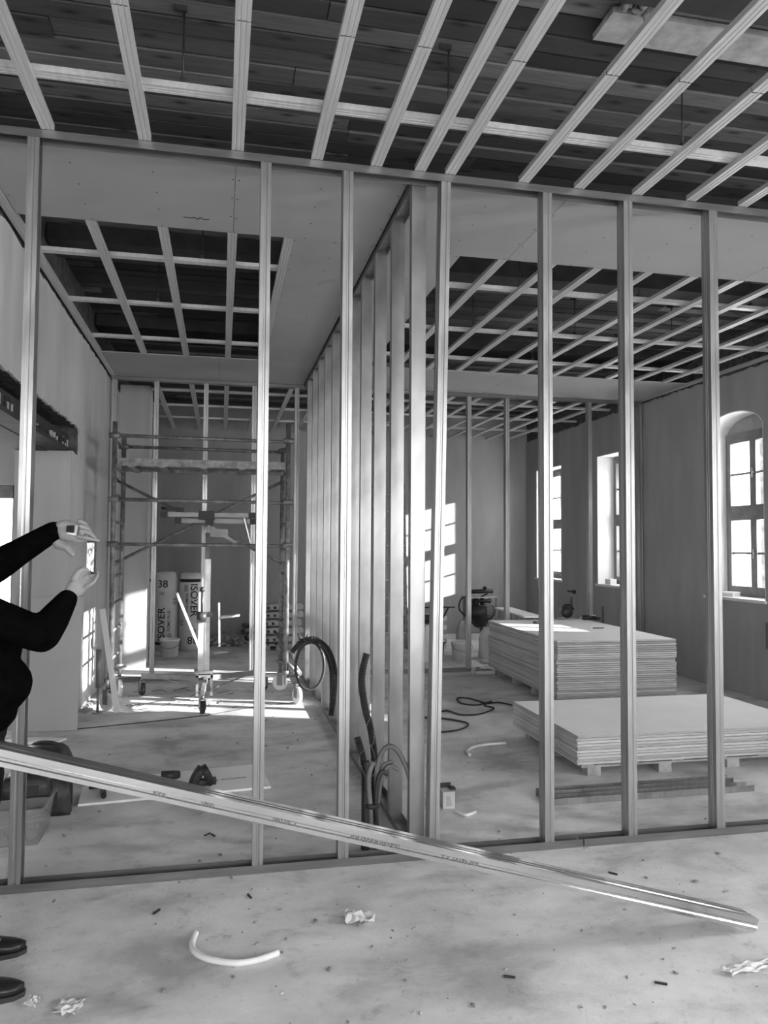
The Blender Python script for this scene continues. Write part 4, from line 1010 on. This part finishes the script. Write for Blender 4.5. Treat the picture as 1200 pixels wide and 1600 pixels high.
# translucent plastic strip leaning on the scaffold foot
bm = new(); M = Matrix.Identity(4); bar(bm, (-.93, 7.62, .02), (-1.10, 7.74, .98), .055, .004, Vector((0, 1, 0))); o = obj('plastic_strip', bm, 'milky'); tag(center(o), 'clear plastic strip leaning on the scaffold foot by the left wall', 'strip')
bm = new(); cyl(bm, (-1.12, 7.72, .24), (-1.12, 7.72, .60), .024, seg=14); cyl(bm, (-1.12, 7.72, .001), (-1.12, 7.72, .24), .012, seg=10); cyl(bm, (-1.12, 7.72, .001), (-1.12, 7.72, .01), .05, seg=14); o = obj('support_post', bm, 'grey'); tag(center(o), 'short dark steel post standing next to the scaffold wheel by the left wall', 'post')
bm = new()
for k in range(16): blob(bm, (random.uniform(-1.27, -1.19), random.uniform(7.7, 8.3), .012), [random.uniform(.012, .035), random.uniform(.012, .03), .012], 1, .3)
for f in bm.faces: f.smooth = False
o = obj('plaster_crumbs', bm, 'rubble'); tag(center(o), 'crumbs of plaster along the foot of the left wall', 'rubble', kind='stuff')
bm = new()
for k in range(24):
    x = random.uniform(-.9, .5); y = random.uniform(7.6, 8.9); a = random.uniform(0, 3); l = random.uniform(.03, .12)
    tube(bm, [(x, y, .005), (x + l * math.cos(a), y + l * math.sin(a), .012), (x + l * 1.6 * math.cos(a + .6), y + l * 1.6 * math.sin(a + .6), .005)], .003, 5, 3)
o = obj('wire_scraps', bm, 'rubber'); tag(center(o), 'dark wire scraps strewn under the panel lift', 'scraps', kind='stuff')
# scraps on the open floor
def crumple(name, x, y, s, label, seed, mat='paper', zs=.3):
    random.seed(seed); bm = new(); bmesh.ops.create_grid(bm, x_segments=7, y_segments=6, size=.5)
    for v in bm.verts:
        e = max(abs(v.co.x), abs(v.co.y)) > .45
        v.co = Vector((v.co.x * s[0] * (1 + random.uniform(-.25, .12) * e), v.co.y * s[1] * (1 + random.uniform(-.3, .12) * e), random.uniform(.0, 1) * s[2]))
    geo = bmesh.ops.solidify(bm, geom=bm.faces[:], thickness=.0012)
    zmin = min(v.co.z for v in bm.verts)
    for v in bm.verts: v.co.z -= zmin
    o = obj(name, bm, mat); o.location = (x, y, .001); o.rotation_euler = (0, 0, random.uniform(-.5, .5)); return tag(o, label, 'paper scrap')
crumple('paper_scrap', .60, 3.29, (.13, .09, .035), 'crumpled paper scrap in the middle foreground below the partition corner', 3)
crumple('paper_scrap', -.49, 2.87, (.09, .08, .015), 'flat torn paper scrap near the lower left, right of the shoes', 5)
crumple('paper_scrap', 1.98, 2.62, (.24, .05, .02), 'long torn strip of film at the lower right foreground', 8)
crumple('paper_scrap', -.62, 2.93, (.05, .05, .016), 'small curled chip near the lower left, closest to the front shoe', 12)
random.seed(21)
bm = new()
for k in range(260):
    x = random.uniform(-1.1, 3.0); y = random.uniform(2.5, 8.5); s = random.uniform(.003, .011)
    if k > 190: x = random.uniform(-.3, 2.2); y = random.uniform(2.5, 3.7); s *= .7
    if 2.35 < x and 4.85 < y < 6.3: continue
    if (x < .4 and 4.9 < y < 5.8) or (x < -.85 and 4.2 < y < 5.8) or (x < -.55 and 2.7 < y < 3.5) or (1.8 < x < 3.0 and 6.2 < y < 7.9) or (x < -1 and y > 6.3) or (x < -.3 and y < 3.1): continue
    blob(bm, (x, y, s * .5), [s * random.uniform(.7, 2.4), s, s * .6], 1, .3, Matrix.Rotation(random.uniform(0, 3), 4, 'Z'))
for f in bm.faces: f.smooth = False
o = obj('floor_grit', bm, 'rubble'); tag(o, 'scattered grit and plaster crumbs over the screed floor', 'grit', kind='stuff')
bm = new()
for (x, y) in ((-.25, 3.53), (1.07, 2.75), (1.9, 3.5), (.15, 3.6), (-.05, 4.4), (-.02, 4.38), (1.6, 2.6)):
    a = random.uniform(0, 3); box(bm, -.022, .022, -.004, .004, 0, .006, Matrix.Translation((x, y, .001)) @ Matrix.Rotation(a, 4, 'Z'))
o = obj('dark_chips', bm, 'tool'); tag(o, 'few dark splinters lying about the foreground floor', 'chips', kind='stuff')
# things on the window sills
t = thing('paper_pack', (RW + .09, 7.82, SILL + .013), 'white pack of papers on the sill of the arched window', 'paper pack', rz=.35)
bm = new(); box(bm, -.07, .07, -.13, .13, 0, .045); obj('pack', bm, 'white', t)
bm = new(); box(bm, -.05, .08, -.14, .05, .0455, .05); obj('top_sheet', bm, 'cardboard', t)
bm = new(); box(bm, -.05, .05, -.08, .08, 0, .075); o = obj('carton', bm, 'white'); o.location = (RW + .1, 10.5, SILL + .013); tag(o, 'small white carton on the sill of the window right of the furthest one', 'carton')
# chased grooves and pipe stubs low in the window wall
for k, (y, z0, z1) in enumerate(((12.9, .45, .85), (11.6, .5, .78), (10.55, .45, .72))):
    bm = new(); box(bm, RW - .012, RW - .001, y - .03, y + .03, z0, z1); o = obj('conduit_stub', bm, 'greyhose'); tag(o, 'grey conduit strip on the window wall below the sills, %s from the far corner' % ORD[k], 'conduit')
bm = new(); box(bm, RW - .03, RW - .001, 11.45, 11.52, .84, .9); cyl(bm, (RW - .03, 11.5, .87), (RW - .1, 11.55, .88), .012); o = obj('socket_box', bm, 'black'); tag(o, 'small black socket on the window wall between the far windows', 'socket')
bm = new(); box(bm, RW - .025, RW - .001, 6.72, 7.03, .55, .82); o = obj('wall_panel', bm, 'greyhose'); tag(o, 'small grey panel low on the window wall under the arched window', 'panel')
# leafless bush seen through the side room window
t = thing('bare_tree', (-3.05, 11.2, 0), 'bare shrub outside the window of the side room', 'shrub')
bm = new(); random.seed(4)
def twig(p_, d, l, r, n):
    q = p_ + d * l; cyl(bm, p_, q, r, r * .7, 5)
    if n:
        for k in range(3): twig(q, (d + Vector((random.uniform(-.6, .6), random.uniform(-.6, .6), random.uniform(-.1, .4)))).normalized(), l * .75, r * .65, n - 1)
twig(Vector((0, 0, 0)), Vector((0.05, 0, 1)), .9, .05, 4); obj('branches', bm, 'bark', t)

# ================================================================= PERSON FILMING
t = thing('person', (-.95, 3.13, 0), 'person in black sweater and trousers holding up a phone at the left edge', 'person')
TP = Vector(t.location)
def capsule(bm, a, b, ra, rb=None, seg=14, sq=None):
    """tapered limb segment with round ends; sq=(dir, k) flattens it along dir"""
    rb = ra if rb is None else rb; a, b = Vector(a) - TP, Vector(b) - TP
    v0 = len(bm.verts)
    if (b - a).length > 1e-4: cyl(bm, a, b, ra, rb, seg)
    blob(bm, a, (ra,) * 3, 2); blob(bm, b, (rb,) * 3, 2)
    if sq:
        d, k = Vector(sq[0]).normalized(), sq[1]; bm.verts.ensure_lookup_table(); c = (a + b) / 2
        for v in bm.verts[v0:]: v.co -= d * (v.co - c).dot(d) * (1 - k)
def ell(bm, c, r): blob(bm, Vector(c) - TP, r, 3)
def chain(bm, pts, rs, **k):
    for i in range(len(pts) - 1): capsule(bm, pts[i], pts[i + 1], rs[i], rs[i + 1], **k)
def fuse(name, bm, mat, parent, voxel, smooth_it=6):
    o = obj(name, bm, mat, parent, recalc=False)
    md = o.modifiers.new('r', 'REMESH'); md.mode = 'VOXEL'; md.voxel_size = voxel
    ms = o.modifiers.new('s', 'SMOOTH'); ms.factor = .5; ms.iterations = smooth_it
    dg = bpy.context.evaluated_depsgraph_get(); me = bpy.data.meshes.new_from_object(o.evaluated_get(dg)); old = o.data
    o.modifiers.clear(); o.data = me; bpy.data.meshes.remove(old)
    for p_ in me.polygons: p_.use_smooth = True
    return o
# skeleton
pel = Vector((-.99, 3.13, .93)); hd = Vector((-1.06, 3.13, 1.66))
shR, shL = Vector((-.96, 2.945, 1.405)), Vector((-1.02, 3.33, 1.44))
elR, elL = Vector((-0.621, 2.950, 1.271)), Vector((-0.960, 3.240, 1.444))
wrR, wrL = Vector((-0.556, 3.060, 1.400)), Vector((-0.625, 3.140, 1.650))
hipR, hipL = Vector((-.97, 3.03, .90)), Vector((-.99, 3.24, .90))
knR, knL = Vector((-.86, 2.99, .50)), Vector((-.92, 3.27, .50))
anR, anL = Vector((-.885, 2.985, .09)), Vector((-.95, 3.285, .09))
bm = new()
for c, r in (((-.99, 3.13, .95), (.13, .155, .13)), ((-.965, 3.13, 1.08), (.15, .16, .14)), ((-.985, 3.13, 1.22), (.12, .15, .14)), ((-1.0, 3.13, 1.36), (.105, .165, .12))): ell(bm, c, r)
chain(bm, [(-1.02, 3.13, 1.40), (-1.045, 3.13, 1.56)], [.065, .055])
ell(bm, hd, (.092, .075, .105)); ell(bm, hd + Vector((.03, 0, -.055)), (.065, .055, .065)); ell(bm, hd + Vector((-.02, 0, .03)), (.095, .078, .09))
capsule(bm, hd + Vector((.088, 0, .005)), hd + Vector((.108, 0, -.03)), .010, .014); ell(bm, hd + Vector((.078, 0, -.072)), (.018, .026, .009)); ell(bm, hd + Vector((.07, 0, -.1)), (.025, .03, .02))
for s in (-1, 1):
    ell(bm, hd + Vector((-.01, s * .076, -.005)), (.018, .01, .03)); ell(bm, hd + Vector((.078, s * .03, .012)), (.012, .015, .012)); ell(bm, hd + Vector((.08, s * .03, .032)), (.012, .024, .007))
for s_, e_, w_ in ((shR, elR, wrR), (shL, elL, wrL)): chain(bm, [s_, e_, w_], [.05, .038, .026])
for h_, k_, a_ in ((hipR, knR, anR), (hipL, knL, anL)):
    chain(bm, [h_, k_, a_], [.075, .052, .035]); capsule(bm, a_, a_ + Vector((.14, -.005, -.055)), .035, .026)
def F(pts, rs): chain(bm, pts, rs, seg=10)
# upper (left) hand: back of the hand towards the viewer, fingers resting on the top edge of the phone
chain(bm, [wrL, Vector((-0.583, 3.125, 1.665))], [.026, .03], sq=((0, 1, 0), .72))
for a_, b_ in (((-0.599, 3.125, 1.668), (-0.522, 3.105, 1.668)), ((-0.593, 3.120, 1.648), (-0.516, 3.100, 1.643)), ((-0.587, 3.115, 1.631), (-0.522, 3.100, 1.619))): capsule(bm, a_, b_, .020, .015, sq=((0, 1, 0), .7))
F([Vector((-0.531, 3.100, 1.685)), Vector((-0.514, 3.115, 1.678)), Vector((-0.502, 3.140, 1.652)), Vector((-0.496, 3.155, 1.620))], [.0095, .0086, .0078, .0065])
F([Vector((-0.524, 3.090, 1.668)), Vector((-0.502, 3.100, 1.661)), Vector((-0.487, 3.125, 1.634)), Vector((-0.481, 3.135, 1.615))], [.0097, .0088, .008, .0065])
F([Vector((-0.522, 3.082, 1.648)), Vector((-0.495, 3.085, 1.643)), Vector((-0.474, 3.100, 1.624)), Vector((-0.466, 3.110, 1.612))], [.0097, .0088, .0078, .0065])
F([Vector((-0.528, 3.078, 1.626)), Vector((-0.501, 3.068, 1.624)), Vector((-0.476, 3.072, 1.617)), Vector((-0.456, 3.078, 1.612))], [.0092, .0084, .0074, .0062])
F([Vector((-0.626, 3.150, 1.628)), Vector((-0.614, 3.150, 1.599)), Vector((-0.582, 3.140, 1.587)), Vector((-0.558, 3.130, 1.560))], [.022, .021, .0155, .0115])
F([Vector((-0.605, 3.150, 1.609)), Vector((-0.575, 3.140, 1.599)), Vector((-0.535, 3.110, 1.612))], [.02, .017, .013])
# lower (right) hand: cups the bottom edge of the phone
chain(bm, [wrR, Vector((-0.537, 3.075, 1.440))], [.026, .03], sq=((0, 1, 0), .72))
for a_, b_ in (((-0.549, 3.080, 1.425), (-0.514, 3.085, 1.483)), ((-0.536, 3.075, 1.421), (-0.500, 3.080, 1.471)), ((-0.527, 3.075, 1.418), (-0.490, 3.080, 1.456))): capsule(bm, a_, b_, .019, .0155, sq=((0, 1, 0), .7))
F([Vector((-0.536, 3.065, 1.467)), Vector((-0.525, 3.065, 1.493)), Vector((-0.511, 3.075, 1.505)), Vector((-0.496, 3.085, 1.500))], [.017, .013, .011, .0085])
F([Vector((-0.515, 3.100, 1.490)), Vector((-0.495, 3.120, 1.486)), Vector((-0.476, 3.135, 1.488)), Vector((-0.470, 3.140, 1.501))], [.0105, .0092, .0082, .0065])
F([Vector((-0.503, 3.085, 1.473)), Vector((-0.482, 3.098, 1.475)), Vector((-0.465, 3.110, 1.484)), Vector((-0.460, 3.118, 1.496))], [.0105, .0092, .0082, .0065])
F([Vector((-0.496, 3.075, 1.457)), Vector((-0.476, 3.078, 1.461)), Vector((-0.462, 3.088, 1.473)), Vector((-0.458, 3.095, 1.482))], [.0098, .0086, .0078, .0062])
F([Vector((-0.497, 3.068, 1.438)), Vector((-0.478, 3.064, 1.448)), Vector((-0.465, 3.068, 1.459)), Vector((-0.462, 3.072, 1.469))], [.009, .008, .007, .0058])
body = fuse('body', bm, 'skin', t, .0034, 2)
bm = new(); ell(bm, hd + Vector((-.03, 0, .045)), (.1, .086, .088)); ell(bm, hd + Vector((-.055, 0, -.02)), (.065, .078, .07)); fuse('hair', bm, 'hair', t, .01, 3)
# black print on the back of the upper hand
bm = new(); P_ = [Vector(p_) - TP for p_ in ((-0.574, 3.088, 1.669), (-0.546, 3.083, 1.670), (-0.547, 3.081, 1.643), (-0.575, 3.086, 1.645))]
vs = [bm.verts.new(p_) for p_ in P_]; bm.faces.new(vs); bmesh.ops.solidify(bm, geom=bm.faces[:], thickness=.0015); obj('hand_patch', bm, 'ink', t)
bm = new(); P_ = [Vector(p_) - TP for p_ in ((-0.542, 3.082, 1.670), (-0.531, 3.080, 1.670), (-0.537, 3.079, 1.631), (-0.572, 3.083, 1.638), (-0.572, 3.083, 1.641), (-0.544, 3.080, 1.640))]
vs = [bm.verts.new(p_) for p_ in P_]; bm.faces.new(vs); bmesh.ops.solidify(bm, geom=bm.faces[:], thickness=.0015); obj('hand_label', bm, 'white', t)
# sweater
bm = new()
for c, r in (((-.965, 3.13, .97), (.225, .21, .12)), ((-.94, 3.13, 1.07), (.25, .225, .15)), ((-.95, 3.13, 1.20), (.22, .215, .14)), ((-.985, 3.13, 1.32), (.18, .215, .13)), ((-1.01, 3.13, 1.40), (.14, .20, .09))): ell(bm, c, r)
chain(bm, [(-1.0, 3.0, 1.42), shR, shR.lerp(elR, .55), elR], [.08, .088, .072, .062]); chain(bm, [elR, elR.lerp(wrR, .45), wrR + (elR - wrR).normalized() * .01], [.062, .056, .039])
chain(bm, [(-1.02, 3.26, 1.44), shL, shL.lerp(elL, .5), elL], [.08, .088, .074, .066]); chain(bm, [elL, elL.lerp(wrL, .35), elL.lerp(wrL, .6), wrL + (elL - wrL).normalized() * .005], [.066, .064, .052, .04])
chain(bm, [(-1.03, 3.13, 1.45), (-1.04, 3.13, 1.52)], [.085, .068])
fuse('sweater', bm, 'sweater', t, .009, 4)
# trousers
bm = new(); ell(bm, (-.975, 3.13, .90), (.2, .2, .12))
for h_, k_, a_ in ((hipR, knR, anR), (hipL, knL, anL)):
    chain(bm, [h_ + Vector((.03, 0, -.02)), h_.lerp(k_, .5) + Vector((.03, 0, 0)), k_], [.15, .115, .085]); chain(bm, [k_, k_.lerp(a_, .5) + Vector((-.02, 0, 0)), a_ + Vector((-.01, 0, .0))], [.085, .078, .066])
fuse('trousers', bm, 'trousers', t, .01, 3)
# shoes
for a_, yaw in ((anR, .02), (anL, .04)):
    bm = new(); pr = []
    M = Matrix.Translation(Vector((a_.x, a_.y, 0)) - TP) @ Matrix.Rotation(yaw, 4, 'Z')
    n = 14; rings = []
    for k in range(n):
        s = k / (n - 1); x = -.075 + .30 * s
        wd = .043 * (1 - .25 * math.exp(-((s - .45) / .15) ** 2)) * (1 + .12 * math.exp(-((s - .72) / .15) ** 2)) * math.sqrt(max(.02, 1 - max(0, (s - .78) / .22) ** 2)) * math.sqrt(max(.1, min(1, s / .08 + .35)))
        tp = .105 - .05 * max(0, (s - .38) / .3) if s < .68 else .055 - .022 * ((s - .68) / .32)
        ring = []
        for q in range(16):
            a = 2 * PI * q / 16; yy = math.cos(a) * wd; zz = tp / 2 + .012 + math.sin(a) * (tp / 2)
            if zz < .016: zz = .016
            ring.append(bm.verts.new(M @ Vector((x, yy, zz))))
        rings.append(ring)
    for r0, r1 in zip(rings, rings[1:]):
        for q in range(16): bm.faces.new((r0[q], r0[(q + 1) % 16], r1[(q + 1) % 16], r1[q])).smooth = True
    bm.faces.new(rings[0][::-1]); bm.faces.new(rings[-1]); sh = obj('shoe', bm, 'leather', t, True)
    bm = new(); pts = [(-.08, -.03), (-.02, -.038), (.06, -.036), (.14, -.048), (.2, -.036), (.228, -.012), (.228, .012), (.2, .036), (.14, .046), (.06, .034), (-.02, .036), (-.08, .03), (-.092, 0)]
    prism(bm, pts, 'Z', .001, .018)
    for v in bm.verts: v.co = M @ v.co
    obj('sole', bm, 'rubber', sh)
# the phone he holds: a thing of its own
p0 = Vector((-0.487, 3.120, 1.548)); ph = bpy.data.objects.new('phone', None); COL.objects.link(ph); ph.location = p0
tag(ph, 'dark phone with lit screen held upright between two hands', 'phone')
ax = Vector((.56, -.83, 0)).normalized(); nz = ax.cross(Vector((0, 0, 1))); nz = nz if nz.x < 0 else -nz
Mp = mat3(ax, (0, 0, 1), (0, 0, 0))
if (Mp.to_3x3() @ Vector((0, 0, 1))).dot(nz) < 0: sgn = -1
else: sgn = 1
bm = new(); box(bm, -.034, .034, -.062, .062, -.004, .004, Mp); bmesh.ops.bevel(bm, geom=bm.edges[:], offset=.0015, segments=2, affect='EDGES'); obj('phone_body', bm, 'black', ph)
bm = new(); box(bm, -.031, .030, -.055, .057, sgn * .0041, sgn * .0045, Mp); obj('screen', bm, 'screen', ph)
